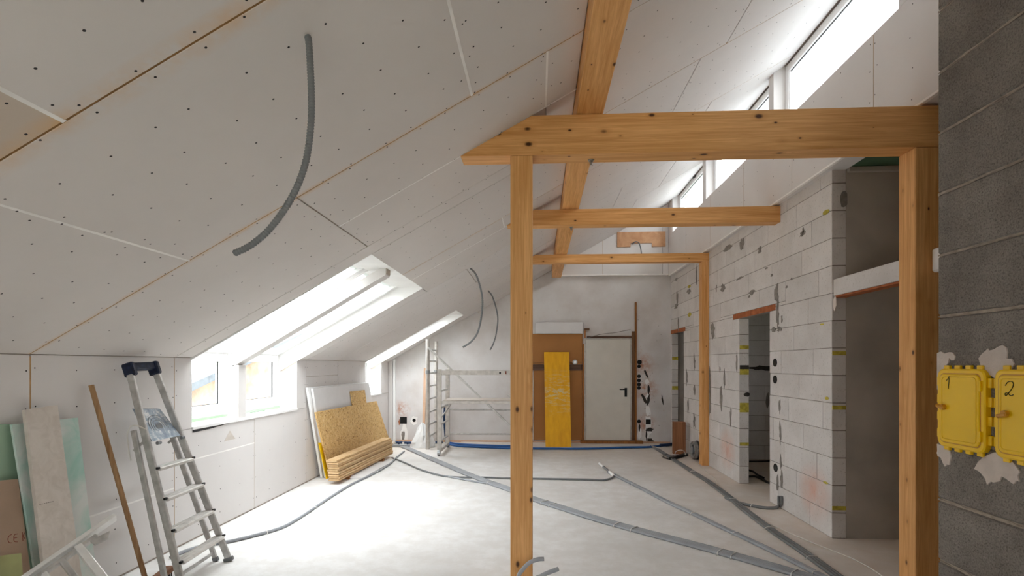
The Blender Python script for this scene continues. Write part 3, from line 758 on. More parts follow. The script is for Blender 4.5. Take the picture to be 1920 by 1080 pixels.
# ------------------------------------------------------------------ wall behind the camera with an unseen glazed opening, added and widened for fill light
wf = struct('wall_front')
mb = MB()
for (x0, x1, z0, z1) in minus([(-3.3, XR + .1, 0, 1.6)], [(-2.0, 1.4, -.1, 2)]): mb.box(x0, x1, YN - .2, YN, z0, z1)
mb.prism([(-3.3, YN, 1.6), (-2.0, YN, 1.6), (-2.0, YN, zc(-2.0)), (-3.3, YN, zc(-3.3))], (0, -.2, 0))
mb.prism([(1.4, YN, 1.6), (XR + .1, YN, 1.6), (XR + .1, YN, zc(XR)), (1.4, YN, zc(1.4))], (0, -.2, 0))
mb.prism([(-1.0, YN, 2.25), (1.4, YN, 2.25), (1.4, YN, zc(1.4)), (-1.0, YN, zc(-1.0))], (0, -.2, 0))
mb.prism([(-2.0, YN, 2.02), (-1.0, YN, 2.25), (-1.0, YN, zc(-1.0)), (-2.0, YN, zc(-2.0))], (0, -.2, 0))
mb.build('wall_core', 'board', wf)
w = struct('fill_door'); f = MB()
for x in (-2.0, -1.0, .165, 1.33): f.bx(x, x + .07, YN - .12, YN - .05, 0.002, 2.018 if x < -1.5 else 2.248)
f.bx(-1.0, 1.4, YN - .12, YN - .05, 2.18, 2.249); f.build('door_frame', 'pvc', w)
for x, wd3, zt3 in ((-1.93, .93, 2.0), (-.93, 1.095, 2.18), (.235, 1.095, 2.18)): MB().box(x, x + wd3, YN - .09, YN - .084, .03, zt3).build('pane', 'glass', w)

# ------------------------------------------------------------------ pier of dark concrete blocks
pr = struct('wall_pier'); PXF = 1.63; PY0, PY1 = 1.55, 2.183
MB().box(PXF + .006, 4.44, PY0 + .006, PY1 - .006, 0, 3.99).build('mortar_core', 'pier_mortar', pr)
MB().prism([(PXF + .006, PY0 + .006, 3.98), (2.42, PY0 + .006, 3.98), (2.42, PY0 + .006, zc(2.42) - .01), (PXF + .006, PY0 + .006, zc(PXF) - .01)], (0, PY1 - PY0 - .012, 0)).build('mortar_core', 'pier_mortar', pr)
zz = [0, .205] + [.205 + .2487 * k for k in range(1, 16)]
for k, (z0, z1) in enumerate(zip(zz, zz[1:])):
    m = MB(); nseg = 9; top = []; 
    # block with slightly uneven arrises, tilted bed joint edges
    j = [rnd.uniform(-.003, .003) for _ in range(4)]
    x1 = 2.03
    if z1 > zc(PXF): break
    m.cbox(((PXF + x1) / 2, (PY0 + PY1) / 2, (z0 + z1) / 2), ((x1 - PXF) / 2, (PY1 - PY0) / 2, (z1 - z0) / 2 - .0055 + j[0] * .4), .006)
    m.build('block', 'pier', pr)
    if z1 < 3.2: MB().cbox(((2.042 + 2.5) / 2, (PY0 + PY1) / 2, (z0 + z1) / 2), ((2.5 - 2.042) / 2, (PY1 - PY0) / 2, (z1 - z0) / 2 - .0055), .006).build('block', 'pier', pr)
mm = MB(); 
for k, z in enumerate(zz[1:-2]):
    pts = []
    for i in range(15):
        y = PY0 + (PY1 - PY0) * i / 14; pts.append((PXF + .002, y, z + .003 + rnd.uniform(-.004, .004)))
    pts2 = [(PXF + .002, p[1], z - .003 - rnd.uniform(-.003, .004)) for p in reversed(pts)]
    mm.prism(pts + pts2, (.004, 0, 0))
mm.build('bed_joints', 'pier_mortar', pr, kind='stuff')
def pier_blob(u, v, wy, hz, seed, jag=.3, k=26, mat='smear', th=.006):
    p = onX(u, v, PXF); m = MB(); blob(m, p + Vector((.0005, 0, 0)), (0, 1, 0), (0, 0, 1), wy, hz, (-1, 0, 0), th, jag, k, seed); return m.build('plaster_smear', mat, pr)
def pier_poly(pts, th=.005, name='plaster_smear', mat='smear'):
    MB().prism([onX(u, v, PXF) for u, v in pts], (-th, 0, 0)).build(name, mat, pr)
pier_poly([(1759, 662), (1766, 659), (1773, 663), (1782, 660), (1788, 661), (1793, 668), (1791, 676), (1786, 676), (1782, 671), (1780, 680), (1774, 689), (1766, 696), (1764, 715), (1762, 728), (1759, 731)])
pier_poly([(1837, 672), (1843, 664), (1850, 658), (1855, 653), (1858, 657), (1866, 655), (1874, 650), (1882, 647), (1889, 651), (1891, 660), (1890, 672), (1899, 673), (1904, 683), (1899, 694), (1890, 702), (1879, 706), (1869, 710), (1860, 704), (1850, 697), (1842, 688)])
pier_poly([(1759, 832), (1768, 835), (1777, 838), (1783, 846), (1785, 857), (1782, 872), (1777, 871), (1774, 875), (1770, 868), (1766, 858), (1760, 855)])
pier_poly([(1829, 879), (1836, 866), (1845, 858), (1857, 852), (1868, 848), (1880, 851), (1892, 858), (1904, 870), (1914, 884), (1910, 892), (1913, 903), (1908, 901), (1903, 908), (1896, 903), (1888, 897), (1880, 893), (1877, 902), (1866, 905), (1860, 903), (1853, 909), (1850, 898), (1843, 889), (1838, 884)])
# grey plaster return nearest the camera
wnr = struct('wall_near')
MB().box(1.141, 1.45, 1.12, 1.2, 0, 3.4).build('plaster_edge', 'plaster_grey', wnr)

# ------------------------------------------------------------------ OUTSIDE
MB().box(-60, 60, -50, 70, -3.3, -3.2).build('ground', 'grass', kind='structure')
MB().box(XRB + .07, 9, YN - .3, YB + .3, 3.34, 3.44).build('trim_3', 'metal_roof', kind='structure')
MB().prism([(-3.3, YN - .3, -3.2), (4.75, YN - .3, -3.2), (4.75, YN - .3, -.25), (-3.3, YN - .3, -.25)], (0, 14, 0)).build('trim_4', 'house_white', kind='structure')
HX = -9.2
hb = thing('neighbour_house', (HX - 4, 19, -3.2), 'neighbouring house gable with grey roof seen through the near dormer windows', 'house')
def vz(y): return 1.02 + .27 * (y - 12.6) if y <= 20 else 1.02 + .27 * 7.4 - .27 * (y - 20)
MB().prism([(HX, 10.4, -3.2), (HX, 29.6, -3.2), (HX, 29.6, vz(29.6) - .15), (HX, 20, vz(20) - .15), (HX, 10.4, vz(10.4) - .15)], (-8, 0, 0)).build('gable_wall', 'house_white', hb)
MB().prism([(HX + .02, 11.5, .05), (HX + .02, 28.5, .05), (HX + .02, 28.5, vz(28.5) - .3), (HX + .02, 20, vz(20) - .3), (HX + .02, 11.5, vz(11.5) - .3)], (.03, 0, 0)).build('clay_cladding', 'brickwall', hb)
for (ya, yc) in ((9.6, 20.0), (30.4, 20.0)):
    MB().prism([(HX + .5, ya, vz(ya) - .14), (HX + .5, yc, vz(yc) - .14), (HX + .5, yc, vz(yc) + .06), (HX + .5, ya, vz(ya) + .06)], (-9, 0, 0)).build('roof', 'roof_tile', hb)
MB().prism([(HX + 1.5, 11.2, -1.55), (HX + 1.5, 24, 1.2), (HX + 1.5, 24, 1.35), (HX + 1.5, 11.2, -1.4)], (-1.48, 0, 0)).build('lean_to_roof', 'metal_roof', hb)
for ya in (15.6, 18.6):
    w2 = MB().bx(HX + .05, HX + .1, ya, ya + 1.1, -1.2 + (ya - 15) * .2, .2 + (ya - 15) * .2).build('window', 'pvc', hb)
    MB().box(HX + .1, HX + .11, ya + .1, ya + 1.0, -1.1 + (ya - 15) * .2, .1 + (ya - 15) * .2).build('pane', 'gasket', w2)
hg = MB()
for i in range(260):
    cx, cy_, cz = -6.2 + rnd.uniform(-.5, .5), 7.2 + rnd.uniform(0, 6), -3.2 + rnd.uniform(0, 3.4)
    s = rnd.uniform(.15, .32); hg.cbox((cx, cy_, cz), (s, s, s * .8), s * .5, Matrix.Rotation(rnd.random() * 3, 3, (rnd.random(), 1, rnd.random())))
tag(hg.build('garden_hedge', 'hedge', loc=(-6.2, 10, -3.2)), 'pale green garden hedge outside below the dormer windows', 'hedge')

# ------------------------------------------------------------------ TIMBER FRAME
def timber(name, mb, mat, loc, label, cat, group=None): return tag(mb.build(name, mat, loc=loc), label, cat, group)
BF = 3.42; BT = .15
xe0 = -.545; zb, zt = 2.90, 3.163
xa = X0 + (zt - Z0 - .004) / K; xb = X0 + (2.90 - Z0 - .004) / K
xtip = X0 + (zb + .04 - Z0 - .004) / K
t1 = thing('timber_beam', (1.0, BF + .075, zb), 'large near spruce cross beam with slanted left end, resting on the foreground post', 'beam')
def bolt(parent, x, y, z):
    m = MB().cyl((x, y, z), (x, y, z - .005), .022, 14); m.cyl((x, y, z - .005), (x, y, z - .019), .013, 6); m.cyl((x, y, z - .019), (x, y, z - .034), .008, 8); m.build('bolt', 'steel', parent)
MB().prism([(-.52, BF, 2.90), (4.44, BF, 2.90), (4.44, BF, zt), (X0 + (zt - Z0) / K + .01, BF, zt), (-.525, BF, 2.903)], (0, BT, 0)).build('timber', 'wx', t1)
bolt(t1, .357, 3.523, 2.90)
t2 = thing('timber_beam', (1.0, 5.57, 3.0), 'middle spruce cross beam ending flush against the block wall', 'beam')
MB().prism([(-.34, 5.5, 2.997), (XR - .001, 5.5, 2.997), (XR - .001, 5.5, zt), (X0 + (zt - Z0) / K + .01, 5.5, zt), (X0 + (3.0 - Z0) / K + .01, 5.5, 3.0)], (0, .14, 0)).build('timber', 'wx', t2)
bolt(t2, .354, 5.59, 2.997)
t3 = thing('timber_beam', (1.0, 7.82, 3.04), 'farthest spruce cross beam carried by a slim post at the block wall', 'beam')
MB().prism([(-.28, 7.75, 3.04), (XR - .001, 7.75, 3.04), (XR - .001, 7.75, zt), (X0 + (zt - Z0) / K + .01, 7.75, zt), (X0 + (3.045 - Z0) / K + .01, 7.75, 3.045)], (0, .14, 0)).build('timber', 'wx', t3)
m = MB().bx(-.189, -.041, BF - .002, BF + BT - .002, .001, 2.899, .004)
timber('timber_post', m, 'wz', (-.115, BF + .073, .001), 'pale spruce post in the foreground with dark knots, standing mid-room', 'post')
m = MB().bx(2.418, 2.575, BF + .002, BF + BT + .004, .001, 2.899, .004)
tp = timber('timber_post', m, 'wz', (2.49, BF + .077, .001), 'spruce post at the niche opening beside the dark concrete pier', 'post')
m = MB().bx(2.425, XR - .002, 7.752, 7.885, .001, 3.039, .003)
timber('timber_post', m, 'wz', (2.48, 7.82, .001), 'slim spruce post against the block wall under the farthest cross beam', 'post')
m = MB().bx(.252, .428, YN, YB - .11, 3.168, 3.44, .004)
timber('roof_purlin', m, 'wy', (.34, 3.2, 3.168), 'long spruce purlin running lengthwise under the sloping ceiling', 'beam')

# ------------------------------------------------------------------ HANGING CONDUITS
def corr(pts, r, mat, name, label, pitch=.0052, group=None, cap='black'):
    P = bez(pts, 14); out = [P[0]]; acc = 0
    L = [0]
    for a, b in zip(P, P[1:]): L.append(L[-1] + (b - a).length)
    n_ = int(L[-1] / (pitch / 2)); res = []; k = 0
    for i in range(n_ + 1):
        s = L[-1] * i / n_
        while k < len(L) - 2 and L[k + 1] < s: k += 1
        t = (s - L[k]) / max(1e-9, L[k + 1] - L[k]); res.append(P[k].lerp(P[k + 1], t))
    o = MB().tube(res, lambda i: r * (1.0 if (i // 2) % 2 else .86), 12).build(name, mat, loc=res[0])
    tag(o, label, 'conduit', group)
    e = MB().disc(res[-1] + (res[-1] - res[-2]).normalized() * .0004, res[-1] - res[-2], r * .8, 12); e.build('open_end', 'black', o)
    return o
def hang(px_, y, r, label, pitch):
    pts = [onY(u, v, y) for u, v in px_]; top = pts[0].copy(); top += Vector((-.0, 0, .03)); top.z = zc(top.x) + .002
    return corr([top] + pts[1:], r, 'conduit_dark', 'hanging_conduit', label, pitch)
hang([(577, 69), (580, 92), (584, 180), (582, 245), (571, 312), (545, 374), (505, 430), (470, 460), (440, 475)], 1.86, .0128, 'large grey corrugated conduit hanging from the near sloping ceiling', .0056)
hang([(882, 503), (894, 518), (904, 556), (903, 590), (896, 622), (884, 640), (868, 651)], 6.426, .0125, 'grey conduit hanging from the ceiling, the longer of the far pair', .012)
hang([(915, 545), (924, 558), (933, 592), (931, 622), (926, 642), (919, 656)], 8.46, .0125, 'grey conduit hanging from the ceiling, the shorter of the far pair', .014)

# ------------------------------------------------------------------ FLOOR CONDUITS
def smooth_floor(px_, z): return bez([onZ(u, v, z) for u, v in px_], 8)
def offset_path(P, d, dz=0):
    out = []
    for i, p in enumerate(P):
        t = (P[min(i + 1, len(P) - 1)] - P[max(i - 1, 0)]); t.z = 0; t.normalize(); out.append(p + Vector((-t.y, t.x, 0)) * d + Vector((0, 0, dz)))
    return out
def clipat(parent, P, i, w, r):
    t = (P[i + 1] - P[i - 1]); t.z = 0; t.normalize(); s = Vector((-t.y, t.x, 0)); c = P[i]; c = Vector((c.x, c.y, 0))
    pts = [c + s * (w / 2 + .02) + Vector((0, 0, .003)), c + s * (w / 2 + .004) + Vector((0, 0, .004)), c + s * (w / 2 + .002) + Vector((0, 0, 2 * r * .9)), c + s * (w / 2 - r) + Vector((0, 0, 2 * r + .003)), c - s * (w / 2 - r) + Vector((0, 0, 2 * r + .003)), c - s * (w / 2 + .002) + Vector((0, 0, 2 * r * .9)), c - s * (w / 2 + .004) + Vector((0, 0, .004)), c - s * (w / 2 + .02) + Vector((0, 0, .003))]
    MB().tube(pts, .0035, 6).build('tie_clip', 'clip', parent)
def bundle(px_, n_, r, mat, label, clips=(), extra=None, gap=.4):
    P = smooth_floor(px_, r + .001); c = P[len(P) // 2]
    if n_ == 1:
        th = thing('floor_conduit', (c.x, c.y, 0), label, 'conduit')
    else: th = thing('conduit_bundle', (c.x, c.y, 0), label, 'conduit')
    for k in range(n_):
        d = (k - (n_ - 1) / 2) * (2 * r + .001)
        q = offset_path(P, d)
        if extra: q = q + [v + Vector((0, 0, 0)) for v in extra(k)]
        MB().tube(q, r, 9).build('pipe', mat, th)
    for f in clips: clipat(th, P, max(1, min(len(P) - 2, int(f * len(P)))), 2 * r * n_, r)
    return th, P
bundle([(745, 833), (768, 842), (800, 856), (840, 873), (880, 890), (920, 905), (957, 918), (1000, 935), (1060, 954), (1120, 973), (1200, 995), (1300, 1021), (1400, 1048), (1480, 1071), (1560, 1096)], 4, .0135, 'grey_plastic',
       'wide flat bundle of grey conduits clipped diagonally across the floor', (.16, .36, .53, .545, .68, .7, .82, .84, .93))
bundle([(1142, 886), (1157, 893), (1200, 914), (1250, 940), (1300, 963), (1350, 987), (1400, 1010), (1475, 1046), (1530, 1074), (1580, 1100)], 2, .0135, 'grey_plastic',
       'pair of grey conduits running from the white connector towards the camera', (.2, .45, .62, .88))
bundle([(1223, 836), (1245, 850), (1270, 866), (1300, 885), (1330, 904), (1365, 930), (1400, 958), (1450, 996), (1500, 1030), (1545, 1062), (1590, 1095)], 3, .0125, 'conduit_dark',
       'bundle of dark grey conduits running along the block wall side', (.3, .52, .68, .85))
bundle([(939, 896), (985, 897), (1040, 898), (1100, 899), (1130, 900), (1145, 897), (1152, 892)], 1, .0125, 'conduit_dark', 'single grey conduit crossing the floor to the white connector')
bundle([(735, 858), (760, 868), (790, 881), (830, 892), (870, 895), (905, 895), (939, 896)], 1, .012, 'conduit_dark', 'thin grey conduit curving out from under the stacked boards')
bundle([(838, 893), (870, 899), (905, 905), (935, 908)], 1, .0115, 'grey_plastic', 'short grey conduit joining the wide flat bundle')
bundle([(758, 846), (745, 856), (733, 868), (715, 880), (690, 893), (655, 910), (610, 938), (570, 965), (530, 988), (480, 1003), (425, 1016), (385, 1022), (345, 1034), (320, 1045)], 1, .0135, 'grey_plastic',
       'long grey conduit curving along the floor to the step ladder', (.08, .26, .5, .66, .8))
bundle([(1362, 933), (1380, 941), (1410, 948), (1435, 952), (1455, 952)], 2, .0125, 'conduit_dark', 'two dark conduits bending from the floor bundle up the block wall', (.5,),
       extra=lambda k: bez([onZ(1461 + 3 * k, 949, .018), onX(1460 + 5 * k, 945, XR - .016) , onX(1460 + 5 * k, 930, XR - .016)], 5)[1:])
P = [onZ(u, v, .008) for u, v in ((1300, 862), (1320, 880), (1338, 895), (1350, 913), (1362, 932), (1385, 950), (1420, 972), (1460, 990), (1510, 1012), (1560, 1032), (1600, 1048), (1640, 1070), (1680, 1100))]
P = bez(P, 6); tag(MB().tube(P, .005, 6).build('power_cable', 'cable_white', loc=(P[30].x, P[30].y, 0)), 'thin white power cable winding over the floor beside the block wall', 'cable')
# connector at the end of the conduit pair
a, b = onZ(1124, 873, .02), onZ(1151, 892, .02); d = (b - a)
th = thing('pipe_connector', (a.x, a.y, 0), 'white and grey pipe connector at the end of the conduit pair', 'connector')
MB().cyl(a + Vector((0, 0, .03)), a + d * .3 + Vector((0, 0, .022)), .019, 12).build('white_end', 'pvc', th)
MB().cyl(a + d * .3 + Vector((0, 0, .022)), a + d * .72 + Vector((0, 0, .012)), .017, 12).build('grey_body', 'conduit_dark', th)
MB().cyl(a + d * .72 + Vector((0, 0, .012)), b + Vector((0, 0, .0)), .02, 12).build('white_sleeve', 'pvc', th)
MB().disc(a + Vector((0, 0, .03)) - d.normalized() * .001, -d, .014, 10).build('opening', 'conduit_dark', th)
# conduits coming up at the foot of the foreground post
def riser(p0, pts, label):
    P = bez([p0] + pts, 10); o = MB().tube(P, .0135, 12).build('riser_conduit', 'grey_plastic', loc=p0); tag(o, label, 'conduit')
    t = P[-1] - P[-2]; MB().disc(P[-1] + t.normalized() * .0005, t, .011, 12).build('open_end', 'black', o)
yy = 3.28
riser(Vector((-.13, 3.3, .0)), [onY(972, 1083, yy), onY(980, 1068, yy), onY(993, 1055, yy), onY(1008, 1049, yy), onY(1020, 1048, yy)], 'grey conduit stub curving up in front of the foreground post')
riser(Vector((-.02, 3.2, .0)), [onY(1003, 1090, 3.18), onY(1015, 1080, 3.18), onY(1030, 1073, 3.18), onY(1047, 1066.5, 3.18)], 'grey conduit stub rising to the side of the foreground post foot')
# blue water pipes along the back wall
def pipe(px_, r, mat, name, label, z=None):
    P = smooth_floor(px_, (z if z is not None else r + .002)); return tag(MB().tube(P, r, 9).build(name, mat, loc=(P[len(P) // 2].x, P[len(P) // 2].y, 0)), label, 'pipe')
pipe([(838, 832), (860, 836), (900, 838), (957, 840), (1030, 841), (1100, 841), (1170, 839), (1215, 838), (1235, 836), (1262, 832)], .02, 'blue', 'water_pipe', 'long blue water pipe lying along the back wall')
pipe([(836, 829), (858, 832), (900, 834.5), (957, 836)], .018, 'blue', 'water_pipe', 'shorter second blue water pipe behind the rolling scaffold')
pipe([(741, 829), (760, 830), (790, 830), (830, 829)], .024, 'blue_dark', 'water_pipe', 'dark blue pipe on the floor in the far left corner')
pipe([(1238, 835), (1252, 834), (1266, 832)], .03, 'blue_dark', 'pipe_sleeve', 'dark blue sleeve where the pipe enters the far doorway')
pipe([(1403, 893), (1415, 893), (1428, 898), (1443, 906), (1462, 915)], .014, 'dark_tube', 'floor_tube', 'dark tube curving on the floor inside the block doorway', .016)
pipe([(1398, 880), (1412, 884), (1420, 890), (1432, 896)], .013, 'dark_tube', 'floor_tube', 'short dark tube crossing another inside the block doorway', .015)
pipe([(1395, 865), (1420, 865), (1450, 864)], .014, 'dark_tube', 'floor_tube', 'straight dark tube lying deepest inside the block doorway', .016)
pp = [onY(834, 763, YB - .06), onY(833, 790, YB - .06), onY(836, 822, YB - .06), onY(838, 829, YB - .08)]
tag(MB().tube(bez(pp, 6), .022, 9).build('riser_pipe', 'blue_dark', loc=(pp[-1].x, pp[-1].y, 0)), 'dark blue pipe rising up the back wall behind the scaffold frame', 'pipe')
# fittings where the bundle starts in the corner
th = thing('pipe_manifold', onZ(752, 838), 'light grey pipe manifold where conduits start in the far left corner', 'manifold')
q = onZ(752, 838)
MB().bx(q.x - .16, q.x + .16, q.y - .05, q.y + .05, .001, .05, .008).build('body', 'grey_plastic', th)
for i in range(4): MB().cyl((q.x - .12 + .08 * i, q.y, .05), (q.x - .12 + .08 * i, q.y, .09), .018, 10).build('valve', 'blue_dark' if i % 2 else 'clip', th)

# ------------------------------------------------------------------ BACK WALL THINGS
yb = YB - .004
def flat(name, x0, x1, z0, z1, y, th_, mat, label, cat, ch=.002, group=None):
    return tag(MB().bx(x0, x1, y - th_, y, z0, z1, ch).build(name, mat, loc=((x0 + x1) / 2, y - th_ / 2, z0)), label, cat, group)
flat('covering_board', -.16, .842, 1.55, 2.098, yb - .0, .02, 'brown_panel', 'upper brown covering board on the back wall below the white foam strip', 'board')
flat('covering_board', -.10, .842, .05, 1.39, yb, .02, 'brown_panel', 'lower brown covering board on the back wall behind the yellow shuttering panel', 'board')
flat('timber_plank', -.16, .842, 1.392, 1.505, yb, .03, 'dark_plank', 'dark horizontal plank between the two brown covering boards', 'plank')
flat('filler_strip', -.16, .842, 1.507, 1.548, yb, .012, 'brown_panel', 'narrow brown strip just above the dark horizontal plank', 'strip')
flat('foam_strip', -.06, .845, 2.10, 2.315, yb - .03, .05, 'xps', 'white foam strip standing on top of the brown covering boards', 'foam board')
flat('foam_edge_strip', -.15, -.105, .03, 1.385, yb, .03, 'xps_edge', 'narrow white upright strip beside the lower brown board', 'strip')
# lamp knob
q = onY(1078, 679, yb - .024)
th = thing('wall_spot', q, 'small round grey wall fitting on the upper brown board', 'fitting')
MB().cyl((q.x, q.y, q.z), (q.x, q.y - .02, q.z), .046, 18).build('ring', 'steel', th); MB().cyl((q.x, q.y - .02, q.z), (q.x, q.y - .028, q.z), .026, 16).build('lens', 'pvc', th)
# door
DX0, DX1, DZ0, DZ1 = .905, 1.752, .055, 1.985
th = thing('steel_door', ((DX0 + DX1) / 2, YB - .06, .05), 'pale grey flush door with black handle in the back wall', 'door')
th['kind'] = 'thing'
MB().bx(DX0, DX1, YB - .075, YB - .03, DZ0, DZ1, .004).build('door_leaf', 'door', th)
f = MB(); f.bx(DX0 - .025, DX0 - .004, YB - .06, YB - .002, .05, DZ1 + .02); f.bx(DX1 + .004, DX1 + .025, YB - .06, YB - .002, .05, DZ1 + .02); f.bx(DX0 - .004, DX1 + .004, YB - .06, YB - .002, DZ1 + .004, DZ1 + .022)
f.build('door_frame', 'alu_white', th)
h = MB().bx(DX1 - .115, DX1 - .068, YB - .083, YB - .075, .89, 1.06, .004); h.cyl((DX1 - .09, YB - .08, 1.03), (DX1 - .09, YB - .115, 1.03), .01, 10); h.bx(DX1 - .215, DX1 - .08, YB - .122, YB - .105, 1.02, 1.04, .005)
h.build('handle', 'black', th)
flat('door_lath', .845, .876, .06, 1.9, yb - .022, .03, 'lath', 'rough timber lath standing upright between brown boards and grey door', 'lath')
q = flat('timber_offcut', .875, .975, 2.165, 2.20, yb, .05, 'lath_dark', 'small dark timber offcut above the lath near the white foam strip', 'offcut')
flat('door_lath', .88, .905, 2.02, 2.16, yb, .04, 'lath', 'short timber lath end standing above the door corner', 'lath')
flat('door_head_plank', .93, 1.778, 2.012, 2.055, yb, .025, 'dark_plank', 'thin dark plank lying above the grey door', 'plank')
flat('upright_plank', 1.782, 1.838, .06, 2.14, yb, .04, 'lath_dark', 'wide brown plank upright along the door handle side', 'plank')
flat('long_lath', 1.842, 1.876, .05, 2.70, yb - .002, .03, 'lath', 'tall thin lath rising above the door beside the chased sockets', 'lath')
flat('threshold_plank',   .80, 1.98, .001, .048, yb - .0, .13, 'lath', 'rough timber threshold plank under the grey door', 'plank')
a, b = onY(1100, 634, YB - .05), onY(1182, 618, YB - .05)
P = bez([a, a.lerp(b, .3) + Vector((0, 0, .02)), a.lerp(b, .65) + Vector((0, 0, .0)), b], 6)
tag(MB().tube(P, .006, 6).build('wire', 'mortar', loc=P[0]), 'thin wire strung loosely above the grey door', 'wire')
# plywood panel under the gable
YG = YB - .104
zt_ = onY(1200, 435, YG).z; zb_ = onY(1200, 463, YG).z; xl, xr = onY(1157, 450, YG).x, onY(1249.5, 450, YG).x - .02
xn0, xn1 = onY(1182, 460, YG).x, onY(1222, 460, YG).x; zn = zb_ + .07
th = thing('plywood_panel', ((xl + xr) / 2, YG, zb_), 'notched plywood panel fixed high on the gable above the farthest beam', 'panel')
MB().prism([(xl, YG, zb_), (xn0, YG, zb_), (xn0, YG, zn), (xn1, YG, zn), (xn1, YG, zb_), (xr, YG, zb_), (xr, YG, zt_), (xl, YG, zt_)], (0, -.018, 0)).build('sheet', 'ply', th)
P = bez([(xn0 + .03, YG - .014, zn - .016), (xn0 + .09, YG - .05, zn + .02), (xn0 + .16, YG - .05, zn - .02), (xn0 + .2, YG - .04, zn - .2), (xn0 + .2, YG - .03, zn - .32)], 8)
tag(MB().tube(P, .011, 8).build('gable_cable', 'conduit_dark', loc=P[0]), 'dark grey cable hanging out of the notched plywood panel', 'cable')
# yellow shuttering panel leaning on the boards
th = thing('shuttering_panel', (.36, 9.4, 0), 'yellow shuttering panel leaning against the brown boards on the back wall', 'panel')
ya, yb2 = 9.37, YB - .062; zt_ = 1.745
lean_board([(.126, ya, .002), (.593, ya, .002), (.585, yb2, zt_), (.104, yb2, zt_)], -.024, 'sheet', 'formwork', th)
# wooden offcut, cable strip, coil by the far doorway
q0, q1 = onZ(1266, 852), onZ(1287, 852)
th = thing('timber_block', (2.3, 8.72, 0), 'brown timber block standing upright beside the far doorway', 'timber')
MB().cbox((2.36, 8.76, .27), (.105, .045, .27), .005, Matrix.Rotation(math.radians(-8), 3, 'Z')).build('block_body', 'plank_red', th)
th = thing('power_strip', (2.28, 8.5, 0), 'black power strip lying on the floor before the timber block', 'power strip')
a, b = onZ(1258, 860, .022), onZ(1287, 852, .022)
MB().beam(a, b, .07, .04, (0, 0, 1), .006).build('strip_body', 'black', th)
for i in range(4):
    c = a.lerp(b, .2 + .2 * i); MB().cyl(c + Vector((0, 0, .02)), c + Vector((0, 0, .026)), .02, 10).build('outlet', 'dark_tube', th)
P = bez([onZ(1265, 853, .06), onZ(1268, 846, .16), onZ(1278, 844, .17), onZ(1284, 848, .1), onZ(1285, 853, .05)], 6)
tag(MB().tube(P, .006, 6).build('looped_cable', 'cable_white', loc=P[0]), 'white cable looping over the black power strip', 'cable')
P = bez([onZ(1222, 836, .16), onZ(1228, 838, .05), onZ(1236, 840, .06), onZ(1245, 838, .12), onZ(1255, 838, .05), onZ(1262, 836, .02)], 6)
tag(MB().tube(P, .006, 6).build('wall_cable', 'cable_white', loc=P[-1]), 'tangled white cable end coming out of the back wall corner', 'cable')
P = bez([onZ(1240, 855, .012), onZ(1255, 860, .012), onZ(1275, 858, .012), onZ(1250, 852, .03), onZ(1243, 858, .012), onZ(1262, 863, .012)], 6)
tag(MB().tube(P, .005, 6).build('black_cable', 'black', loc=P[0]), 'black cable curled on the floor around the power strip', 'cable')
c = onZ(1304, 862); c = Vector((XR - .06, 8.25, .15))
th = thing('cable_reel', (c.x, c.y, 0), 'grey round cable reel leaning on the block wall near the slim post', 'reel')
for k, (dx, r, w_) in enumerate(((0, .145, .02), (.035, .1, .04), (.06, .145, .0))):
    pass
def ringy(x, r, rt, mat, name): 
    P = [Vector((x, c.y + r * math.cos(2 * math.pi * i / 28), c.z + r * math.sin(2 * math.pi * i / 28))) for i in range(29)]; return MB().tube(P, rt, 8, False).build(name, mat, th)
for i in range(3): ringy(c.x - .03 + .022 * i, .125, .0135, 'reel', 'coil')
for i in range(2): ringy(c.x - .02 + .022 * i, .1, .0135, 'reel', 'coil')
MB().cyl((c.x - .04, c.y, c.z), (c.x + .03, c.y, c.z), .055, 18).build('hub', 'conduit_dark', th); MB().cyl((c.x + .03, c.y, c.z), (c.x + .045, c.y, c.z), .148, 28).build('flange', 'dark_tube', th)

# ------------------------------------------------------------------ ROLLING SCAFFOLD AND LADDER FRAME
SX = -1.64; SY0, SY1 = 8.40, 9.16; SX2 = -.21
sf = thing('rolling_scaffold', ((SX + SX2) / 2, 8.78, 0), 'aluminium rolling scaffold with plank platform and guard board before the back wall', 'scaffold')
for X_ in (SX, SX2):
    ztp = 1.425
    for y in (SY1, SY0): o = MB().bx(X_ - .035, X_ + .035, y - .022, y + .022, .09, ztp, .004).build('upright', 'alu_white', sf)
    zz2 = [.22, .50, .78, 1.06, 1.34]
    for z in zz2:
        MB().beam((X_, SY0 + .02, z), (X_, SY1 - .02, z), .03, .03, ch=.008).build('rung', 'alu', o)
        MB().cyl((X_, SY0 - .021, z), (X_, SY0 - .019, z), .014, 12).build('rung_end', 'black', o)
    MB().beam((X_, SY0 - .06, .075), (X_, SY1 + .06, .075), .05, .05, ch=.006).build('base_bar', 'alu_white', sf)
    for y in (SY0 - .05, SY1 + .05):
        wv = MB().cyl((X_ - .02, y, .05), (X_ + .02, y, .05), .049, 18); w_ = wv.build('wheel', 'steel', sf)
        MB().cyl((X_ - .024, y, .05), (X_ + .024, y, .05), .02, 12).build('hub', 'conduit_dark', w_)
zp = onY(890, 752, SY0).z; 
MB().bx(SX + .04, SX2 - .04, SY0 - .02, SY1 - .1, zp - .045, zp + .0, .004).build('platform_edge', 'alu_white', sf)
MB().bx(SX + .06, SX2 - .06, SY0 + .0, SY1 - .12, zp + .001, zp + .014, .002).build('platform_deck', 'fibre', sf)
zg = onY(890, 698, SY0).z
MB().bx(SX + .05, SX2 - .04, SY0 - .05, SY0 - .025, zg - .045, zg + .03, .003).build('guard_board', 'alu_white', sf)
